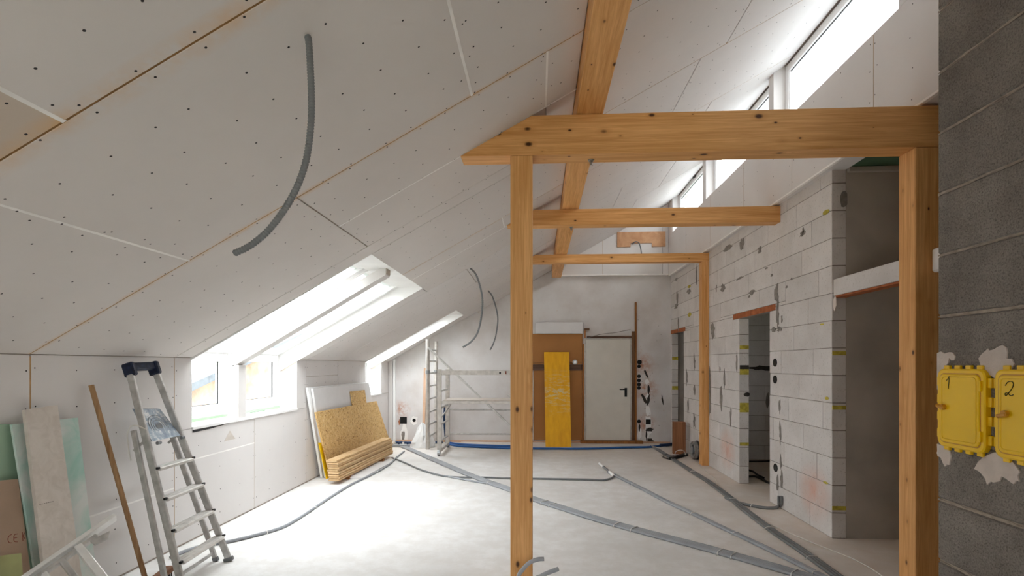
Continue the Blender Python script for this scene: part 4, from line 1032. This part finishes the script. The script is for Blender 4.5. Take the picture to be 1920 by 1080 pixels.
q = onY(950, 697, SY0); MB().bx(q.x - .02, q.x + .0, SY0 - .053, SY0 - .049, zg - .03, zg + .02, .001).build('red_sticker', 'red_pen', sf)
MB().bx(q.x - .12, q.x - .09, SY0 - .053, SY0 - .049, zg - .025, zg + .005, .001).build('black_sticker', 'black', sf)
for v in (768, 813.5):
    z = onY(890, v, SY1).z; MB().cyl((SX + .03, SY1, z), (SX2 - .03, SY1, z), .015, 8).build('rail', 'alu', sf)
MB().beam((SX + .02, SY0 + .04, .62), (SX + .12, SY0 + .5, .83), .02, .02, ch=.004).build('small_brace', 'alu', sf)
for d in (0, .06): MB().beam((SX2 - .36 + d, SY1, .98), (SX2 - .05 + d, SY1, .62), .015, .015, ch=.003).build('small_brace', 'alu', sf)
# tall ladder frame standing left of the scaffold
LX = -1.965; LY0, LY1 = 8.99, 9.74
lf = thing('ladder_frame', (LX, (LY0 + LY1) / 2, 0), 'tall aluminium ladder frame standing left of the rolling scaffold', 'ladder')
z0_ = onY(802, 636, LY0).z; z1_ = onY(817, 640, LY1).z
MB().cyl((LX, LY0, .002), (LX, LY0, z0_), .035, 14).build('upright', 'alu_white', lf); MB().cyl((LX, LY1, .002), (LX, LY1, z1_), .035, 14).build('upright', 'alu_white', lf)
for v in (655, 677, 700, 724.5, 749, 774, 798, 820):
    z = onY(802, v, LY0).z
    if z < z0_ - .05: MB().cyl((LX, LY0 + .03, z), (LX, LY1 - .03, z), .016, 8).build('rung', 'alu', lf)
for y in (LY0, LY1): MB().cyl((LX, y, 1.34), (LX, y, 1.40), .043, 14).build('coupler', 'steel', lf)
a = onY(803, 652, LY0 - .06); b = onY(990, 830, LY0 - .06)
br = MB().beam(a, a.lerp(b, .97), .03, .045, (0, 1, 0), .004); tag(br.build('diagonal_brace', 'alu', loc=a), 'long diagonal aluminium brace between the tall ladder frame and the rolling scaffold', 'brace')
# pinkish lath, plastic sheet behind
P0 = onY(797, 690, YB - .05); P1 = onY(793, 822, YB - .25)
tag(MB().beam((P1.x, YB - .22, .002), (P0.x, YB - .035, P0.z), .05, .03, (0, 1, 0)).build('leaning_lath', 'pink_wood', loc=(P1.x, YB - .22, 0)), 'raw pinkish lath leaning on the back wall behind the ladder frame', 'lath')
c = onZ(793, 838); rr = random.Random(3); m = MB(); vs = []; nn = 18
H = [0, .1, .22, .34, .44]; Rr = [.2, .18, .14, .08, .03]
for k in range(5):
    for i in range(nn):
        a = 2 * math.pi * i / nn; q = Rr[k] * (1 + .22 * math.sin(5 * a + k) + rr.uniform(-.14, .14)); vs.append((c.x + q * math.cos(a), c.y - .02 + q * .7 * math.sin(a), .002 + H[k] * (1 + rr.uniform(-.05, .05))))
fs = [(k * nn + i, k * nn + (i + 1) % nn, (k + 1) * nn + (i + 1) % nn, (k + 1) * nn + i) for k in range(4) for i in range(nn)] + [tuple(range(4 * nn, 5 * nn))]
c = onZ(783, 834)
tag(m.add(vs, fs).build('plastic_bag', 'plastic_sheet', loc=(c.x, c.y, 0)), 'crumpled white plastic sheet heaped on the floor by the ladder frame', 'plastic sheet')
flat('floor_lath', -1.88, -1.5,   .001, .02, 9.90, .05, 'pink_wood', 'short pinkish lath lying on the floor behind the ladder frame', 'lath')

# ------------------------------------------------------------------ STACKED BOARDS AT THE KNEE WALL
def leaner(name, px4, xt, zt0, xbm, th_, mat, label, cat, edge=None, group=None):
    """board on a plane through (xt, *, zt0) and (xbm, *, 0); px4 = top-left, top-right, and points on the left and right edges lower down"""
    p = Vector((xt, 0, zt0)); n_ = Vector((zt0, 0, (xt - xbm) * -1.0)); 
    n_ = Vector((zt0, 0, -(xt - xbm)))
    tl, tr, bl, br_ = [onPl(u, v, p, n_) for u, v in px4]
    def down(a, b):
        t = (a.z - .002) / (a.z - b.z); return a + (b - a) * t
    q = [down(tl, bl), down(tr, br_), tr, tl]
    nn_ = (q[1] - q[0]).cross(q[3] - q[0]).normalized()
    if nn_.x < 0: nn_ = -nn_
    c = (q[0] + q[1]) / 2
    o = MB().prism(q, -nn_ * th_).build(name, mat, loc=(c.x, c.y, 0)); tag(o, label, cat, group); return o, q, nn_
# white foam boards
o, q, nn_ = leaner('foam_board', ((577, 727), (688, 716), (605, 897), (712, 840)), -2.895, 1.21, -2.865, .03, 'xps_edge', 'white foam board leaning on the knee wall, the rearmost of the stack', 'foam board')
o, q, nn_ = leaner('foam_board', ((587, 728), (691, 718), (608, 870), (716, 835)), -2.855, 1.20, -2.82, .03, 'xps', 'grey-white foam board leaning just behind the strand boards', 'foam board')
o, q, nn_ = leaner('foam_offcut', ((598, 830), (606, 830), (612, 895), (618, 895)), -2.80, .45, -2.775, .012, 'yellow', 'thin yellow board edge showing between foam and strand boards', 'board')
o, q, nn_ = leaner('strand_board', ((658, 734), (684, 731), (668, 800), (694, 800)), -2.825, 1.05, -2.762, .018, 'osb', 'small strand board offcut peeking above the large strand board', 'board')
o, q, nn_ = leaner('strand_board', ((592, 773), (706, 752), (612, 858), (726, 812)), -2.80, .92, -2.735, .02, 'osb', 'large leaning strand board with coarse wood flakes beside the dormer', 'board')
# pile of boards lying on two bearers
bl_, br_ = onZ(636, 903, .045), onZ(737, 851, .045)
dv = (br_ - bl_); L = dv.length; dv.normalize(); sv = Vector((-dv.y, dv.x, 0))
if sv.x > 0: sv = -sv
nbd = 9; tt = .0295; tilt = .0
for k in range(nbd):
    sh = -.003 * k + (.007 if k % 2 else -.004) + rnd.uniform(-.004, .004); ex = rnd.uniform(-.012, .012) - .0 * k
    c = bl_ + dv * (L / 2 + ex) + sv * (.07 - sh) + Vector((0, 0, tt * (k + .5)))
    th = MB().cbox((0, 0, 0), (L / 2, .07, tt / 2 - .0028), .002, Matrix((dv, sv, Vector((0, 0, 1)))).transposed())
    o = th.build('floor_plank', 'osb_edge', loc=None); o.location = c
    lab = {0: 'bottom board of the pile lying before the leaning strand board', nbd - 1: 'top board of the pile lying before the leaning strand board'}.get(k)
    o['label'] = lab or 'pale wood board in the middle of the low pile before the strand board'; o['category'] = 'board'; o['group'] = 'boards in the low pile'
for i, t in enumerate((.18, .8)):
    c = bl_ + dv * (L * t) + sv * .09
    m = MB().cbox((0, 0, 0), (.03, .08, .0215), .003, Matrix((dv, sv, Vector((0, 0, 1)))).transposed()); o = m.build('timber_bearer', 'lath'); o.location = (c.x, c.y, .0225)
    tag(o, ('near' if i == 0 else 'far') + ' timber bearer under the low pile of boards', 'timber')
cc = bl_ + dv * .9 - sv * .05
tag(MB().cbox((0, 0, 0), (.55, .12, .012), .003, Matrix((dv, sv, Vector((0, 0, 1)))).transposed()).build('foam_offcut', 'xps'), 'flat pale foam offcut on the floor under the low board pile', 'foam board').location = (cc.x, cc.y, .0135)

# ------------------------------------------------------------------ LEFT FOREGROUND: boards, broom, ladders
leaner('green_board', ((-40, 797), (31, 795), (-30, 905), (48, 905)), -2.93, 1.18, -2.86, .0125, 'green_board', 'sage green board leaning at the far left behind the brown board', 'board')
ob, q, nn_ = leaner('mint_board', ((22, 796), (146, 783), (64, 1058), (172, 1000)), -2.90, 1.17, -2.70, .0125, 'mint', 'mint green marbled plasterboard leaning behind the beige fibre board', 'board')
ob, q, nn_ = leaner('brown_board', ((-40, 905), (34, 898), (-30, 1080), (58, 1075)), -2.86, .86, -2.66, .006, 'brown_board', 'brown hardboard with red marker letters leaning at the far left', 'board')
# handwriting CE K in red-brown marker
def on_board(u, v): return onPl(u, v, q[0] + nn_ * .0008, nn_)
def stroke(px_, parent, r=.0016, mat='red_pen', f=on_board, name='marker_letter'): MB().tube(bez([f(u, v) for u, v in px_], 4), r, 5).build(name, mat, parent)
stroke([(22, 1002), (17, 1005), (15, 1011), (17, 1017), (22, 1018)], ob)
stroke([(33, 1001), (27, 1003), (26, 1009), (27, 1015), (33, 1016)], ob); stroke([(26, 1009), (32, 1008)], ob)
stroke([(42, 998), (43, 1014)], ob); stroke([(48, 997), (43, 1005), (47, 1010)], ob)
leaner('olive_board', ((-30, 1046), (40, 1037), (-26, 1090), (44, 1090)), -2.68, .40, -2.60, .012, 'olive_board', 'small olive green board at the bottom left corner', 'board')
ob2, q2, nn2 = leaner('fibre_board', ((47, 768), (108, 759), (80, 1040), (142, 1000)), -2.87, 1.26, -2.62, .02, 'fibre', 'tall narrow beige fibre board leaning over the mint board', 'board')
fb = lambda u, v: onPl(u, v, q2[0] + nn2 * .0008, nn2)
for i in range(7): MB().beam(fb(74 + 4 * i, 946 - .9 * i), fb(76.6 + 4 * i, 945.4 - .9 * i), .004, .0015, (1, 0, 0), .0003).build('print_mark', 'grey_print', ob2)
# broom leaning on the wall
top = onX(171, 722, -2.90); bot = Vector(onX(276, 1094, -2.60)); bot = onZ(276, 1098, .03)
bm = thing('push_broom', (bot.x, bot.y, 0), 'push broom with long wooden handle leaning left of the step ladder', 'broom')
MB().tube([bot, top], lambda i: .0155, 12).build('handle', 'stick', bm)
MB().cbox(bot + Vector((.03, .05, .03)), (.03, .17, .02), .005, Matrix.Rotation(.2, 3, 'Z')).build('broom_head', 'plank_red', bm)
br2 = MB()
for i in range(60):
    y = -.15 + .3 * (i // 4) / 14; x = -.02 + .013 * (i % 4); pv = Matrix.Rotation(.2, 3, 'Z') @ Vector((x, y, 0)) + bot + Vector((.03, .05, .01)); br2.cyl(pv, (pv.x, pv.y, .001), .004, 5)
br2.build('bristles', 'dark_tube', bm, kind='stuff')
# aluminium step ladder
bl2, br3 = Vector((-2.31, 3.225, .0)), Vector((-2.361, 3.795, .0))
tl2 = onX(259, 688, -2.87); tr2 = onX(287, 686, -2.87)
tl2 = onX(240, 684, -2.86); tr2 = onX(286, 682, -2.86)
sl = thing('step_ladder', ((bl2 + br3) / 2), 'aluminium step ladder with navy top cap leaning below the sloping ceiling', 'ladder')
fd = Vector((1, 0, 0)); upv = ((tl2 + tr2) / 2 - (bl2 + br3) / 2).normalized()
nL = (br3 - bl2).cross(upv).normalized()
if nL.x < 0: nL = -nL
def stile(a, b, parent, nm='stile', w_=.024, d_=.046, mat='alu'):
    return MB().beam(a, b, w_, d_, nL, .004).build(nm, mat, parent)
s1 = stile(bl2 + (tl2 - bl2) * .015, tl2, sl); s2 = stile(br3 + (tr2 - br3) * .015, tr2, sl)
for a, b in ((bl2, tl2), (br3, tr2)):
    MB().beam(a + Vector((0, 0, .001)), a + (b - a) * .02, .032, .07, nL, .004).build('foot', 'conduit_dark', sl)
# navy cap
capc = MB()
for t_ in (tl2, tr2): capc.beam(t_ - upv * .085, t_ + upv * .012, .04, .078, nL, .008)
capc.beam(tl2 - upv * .018, tr2 - upv * .018, .055, .05, nL, .008); capc.build('top_cap', 'navy', sl)
# steps
steps = [(300, 880, 360, 863), (315.5, 935.5, 380, 913), (330, 993, 399, 964), (347, 1051, 419, 1013)]
def stile_pt(a, b, v):   # point on stile at image row v
    lo, hi = 0.0, 1.0
    for _ in range(30):
        md = (lo + hi) / 2; p_ = a + (b - a) * md; f_ = -p_.x * sa + p_.y * ca; vv = HOR - F * (p_.z - CAMH) / f_
        if vv > v: lo = md
        else: hi = md
    return a + (b - a) * lo
for (u0, v0, u1, v1) in steps:
    a = stile_pt(bl2, tl2, v0 - 2); b = stile_pt(br3, tr2, v1 + 0); zz3 = (a.z + b.z) / 2; a = bl2 + (tl2 - bl2) * (zz3 / tl2.z); b = br3 + (tr2 - br3) * (zz3 / tr2.z)
    st = MB().beam(a + Vector((.0, .012, 0)), b + Vector((0, -.012, 0)), .085, .022, (0, 0, 1), .004).build('step', 'alu_white', sl)
    for k in range(3):
        o_ = Vector((-.028 + .028 * k, 0, .0115)); MB().beam(a + o_ + Vector((0, .02, 0)), b + o_ - Vector((0, .02, 0)), .008, .003, (0, 0, 1), .001).build('tread_rib', 'alu', st)
    for p_ in (a, b): MB().cbox(p_ + nL * .03, (.008, .012, .008), .002).build('step_end', 'black', st)
# platform
zpl = .0
a = stile_pt(bl2, tl2, 826); b = stile_pt(br3, tr2, 818); zpl = (a.z + b.z) / 2
a = bl2 + (tl2 - bl2) * (zpl / tl2.z); b = br3 + (tr2 - br3) * (zpl / tr2.z)
ta = stile_pt(bl2, tl2, 768) + Vector((-.05, .03, 0)); tb = stile_pt(br3, tr2, 766) + Vector((-.05, -.035, 0))
pd = MB().prism([a + Vector((.02, .022, 0)), b + Vector((.02, -.022, 0)), tb, ta], Vector((-.024, 0, .004))).build('platform', 'alu', sl)
def platm():
    k = NT('worn_blue_grey_platform', .5, .2, .4); k.col(k.ramp(k.noise(k.pos(), 16, 5, .7), [(.38, lin('#7d8a99')), (.52, lin('#9aa5b0')), (.62, lin('#d6d6d4'))])); return k.m
pd.data.materials[0] = platm()
pu_ = ((ta + tb) / 2 - (a + b) / 2).normalized(); pv_ = (b - a).normalized(); pn_ = pv_.cross(pu_).normalized()
if pn_.x < 0: pn_ = -pn_
mid = ((a + b) / 2 + Vector((.02, 0, 0))).lerp((ta + tb) / 2, .42) + pn_ * .001
for r_ in (.03, .05, .07, .09): MB().tube([mid + pv_ * (r_ * math.cos(2 * math.pi * i / 20)) + pu_ * (r_ * math.sin(2 * math.pi * i / 20)) for i in range(21)], .002, 5, False).build('grip_ring', 'grey_plastic', pd)
MB().beam(mid - pv_ * .025, mid + pv_ * .025, .04, .002, pn_, .0005).build('sticker', 'conduit_dark', pd)
for p_ in (a, b): MB().cyl(p_ + Vector((.05, .03 if p_ is a else -.06, -.012)), p_ + Vector((.05, .06 if p_ is a else -.03, -.012)), .012, 10).build('hinge_pin', 'conduit_dark', pd)
# rear legs folded behind
off = Vector((-.095, 0, 0))
ra, rb = bl2 + Vector((-.105, -.005, 0)), br3 + Vector((-.10, -.005, 0))
rta = a + Vector((-.085, -.012, .08)); rtb = b + Vector((-.085, -.012, .08))
for (p_, q_) in ((ra, rta), (rb, rtb)):
    MB().beam(p_ + (q_ - p_) * .012, q_, .022, .034, nL, .003).build('rear_leg', 'alu', sl); MB().beam(p_ + Vector((0, 0, .001)), p_ + (q_ - p_) * .03, .027, .04, nL, .003).build('foot', 'conduit_dark', sl)
MB().beam(ra + (rta - ra) * .06, rb + (rtb - rb) * .06, .012, .025, (0, 0, 1), .003).build('cross_strut', 'alu', sl)
for p_, q_, s_ in ((a, rta, -1), (b, rtb, 1)):
    MB().beam(p_ + Vector((0, 0, .02)), q_ - Vector((0, 0, .14)), .006, .018, (0, 0, 1), .002).build('stay', 'alu', sl)
# frayed string tied round the stile
P = [a + Vector((.02, -.03, .09)), a + Vector((-.05, -.05, .12)), a + Vector((-.11, -.03, .07)), a + Vector((-.10, -.035, -.04)), a + Vector((-.08, -.04, -.12))]
tag(MB().tube(bez(P, 5), .004, 6).build('string_knot', 'cable_white', loc=P[0]), 'pale string tied around the left stile of the step ladder', 'string')
# second aluminium ladder lying tilted at the bottom left
def rp(u, v, f_): d = ray(u, v); k_ = f_ ; r_ = (u - 960) / F; return Vector((d[0] * k_, d[1] * k_, CAMH + d[2] * k_))
A = rp(216, 969, 2.84); Bq = rp(58, 1078, 2.48); dr = (Bq - A).normalized()
A2 = rp(155, 1017, 2.69); B2 = rp(207, 1082, 2.60); rd = (B2 - A2).normalized()
Lr = 1.35; Wd = (A2.z - .05) / -rd.z if rd.z < 0 else .4; Wd = min(Wd, .5)
ld = thing('aluminium_ladder', (A2.x + rd.x * .2, A2.y, 0), 'aluminium ladder section lying tilted at the bottom left corner', 'ladder')
upn = dr.cross(rd).normalized()
MB().beam(A, A + dr * .8, .024, .05, upn, .003).build('side_rail', 'alu_bright', ld)
inn = rd * .035
MB().beam(A + dr * .12 + inn, A + dr * .8 + inn, .02, .03, upn, .003).build('inner_flange', 'alu', ld)
for i in range(6):
    s_ = A + dr * (.21 + .085 * i) + rd * .03
    MB().beam(s_ if i else s_ - rd * .01, s_ + rd * Wd, .034 if i == 0 else .026, .04 if i == 0 else .03, upn, .004).build('rung', 'alu_bright' if i % 2 == 0 else 'alu', ld)
MB().beam(A + dr * .1 + rd * Wd, A + dr * .8 + rd * Wd, .024, .05, upn, .003).build('side_rail', 'alu_bright', ld)
cp = A + dr * .16 + rd * .04
MB().prism([cp, cp + Vector((.05, .07, .03)), cp + Vector((.06, .05, .0)), cp + Vector((.03, .0, -.02))], upn * .01).build('end_bracket', 'alu', ld)

# ------------------------------------------------------------------ YELLOW BOXES ON THE PIER
def ybox(y0, y1, z0, z1, lab, num):
    th = thing('junction_box', (PXF, (y0 + y1) / 2, z0), lab, 'box', None)
    X = PXF
    def rr_(y0, y1, z0, z1, r, k=5):
        pts = []
        for cy_, cz, a0 in ((y1 - r, z1 - r, 0), (y0 + r, z1 - r, 90), (y0 + r, z0 + r, 180), (y1 - r, z0 + r, 270)):
            for i in range(k + 1):
                a = math.radians(a0 + 90 * i / k); pts.append((cy_ + r * math.cos(a), cz + r * math.sin(a)))
        return pts
    def slab(rect, r, x0, x1, bev, name, mat, parent):
        a_ = rr_(*rect, r); b_ = rr_(rect[0] + bev, rect[1] - bev, rect[2] + bev, rect[3] - bev, max(.002, r - bev)); n_ = len(a_)
        vs = [(x0, *p) for p in a_] + [(x1 + bev * .6, *p) for p in a_] + [(x1, *p) for p in b_]
        fs = [tuple(range(2 * n_, 3 * n_))[::-1]] + [(i, (i + 1) % n_, (i + 1) % n_ + n_, i + n_) for i in range(n_)] + [(i + n_, (i + 1) % n_ + n_, (i + 1) % n_ + 2 * n_, i + 2 * n_) for i in range(n_)]
        m_ = MB().add(vs, [f_[::-1] for f_ in fs]); return m_.build(name, mat, parent)
    slab((y0, y1, z0, z1), .03, X, X - .022, .006, 'rim', 'yellow', th)
    # tabs round the rim
    w_ = .018
    for i in range(4):
        y = y0 + .035 + (y1 - y0 - .07) * i / 3
        for z in (z0 - .006, z1 + .006): MB().bx(X - .012, X, y - .013, y + .013, z - .008, z + .008, .002).build('tab', 'yellow', th)
    for i in range(4):
        z = z0 + .05 + (z1 - z0 - .1) * i / 3
        for y in (y0 - .006, y1 + .006): MB().bx(X - .012, X, y - .008, y + .008, z - .018, z + .018, .002).build('tab', 'yellow', th)
    e = .02
    slab((y0 + e - .004, y1 - e + .004, z0 + e - .004, z1 - e + .004), .022, X - .02, X - .0224, .0005, 'groove', 'orange', th)
    ld_ = slab((y0 + e, y1 - e, z0 + e, z1 - e), .02, X - .02, X - .027, .004, 'lid', 'yellow', th)
    ring2 = rr_(y0 + e + .012, y1 - e - .012, z0 + e + .012, z1 - e - .012, .014)
    MB().tube([Vector((X - .0272, *p)) for p in ring2 + ring2[:1]], .0022, 6, False).build('lid_bead', 'yellow', ld_)
    for f_ in (.2, .8): 
        z = z0 + (z1 - z0) * f_; MB().bx(X - .03, X - .022, y0 + e - .008, y0 + e + .0, z - .02, z + .02, .002).build('hinge', 'yellow', ld_)
    ky = y1 - .045 if num == 1 else y1 - .055; kz = (z0 + z1) / 2 + .003
    kn = MB().cyl((X - .027, ky, kz), (X - .04, ky, kz), .011, 12); kn.beam((X - .036, ky - .012, kz - .003), (X - .04, ky + .024, kz + (.006 if num == 1 else -.012)), .014, .014, (1, 0, 0), .004)
    kn.build('knob', 'orange', ld_)
    pl = lambda u, v: onX(u, v, X - .0278)
    if num == 1: stroke([(1774, 714), (1777, 710), (1779.5, 705)], ld_, .0013, 'pen', pl, 'pen_number'); stroke([(1779.5, 705), (1779, 717), (1777.8, 729)], ld_, .0013, 'pen', pl, 'pen_number')
    else: stroke([(1885, 723), (1889, 717), (1896, 715), (1900, 719), (1898, 727), (1891, 737), (1886, 742), (1884.5, 738), (1889, 737), (1895, 742), (1900, 740)], ld_, .0014, 'pen', pl, 'pen_number')
    return th
ybox(1.934, 2.157, 1.176, 1.484, 'yellow plastic junction box with handwritten 1 on the dark pier', 1)
ybox(1.672, 1.897, 1.176, 1.484, 'yellow plastic junction box with handwritten 2 at the frame edge', 2)
m = MB().cyl((PXF - .004, 2.174, 1.14), (PXF, 2.174, 1.14), .008, 8)
tag(m.build('cable_stub', 'clip', loc=(PXF, 2.174, 1.14)), 'tiny pale cable stub at the pier edge below box one', 'cable')
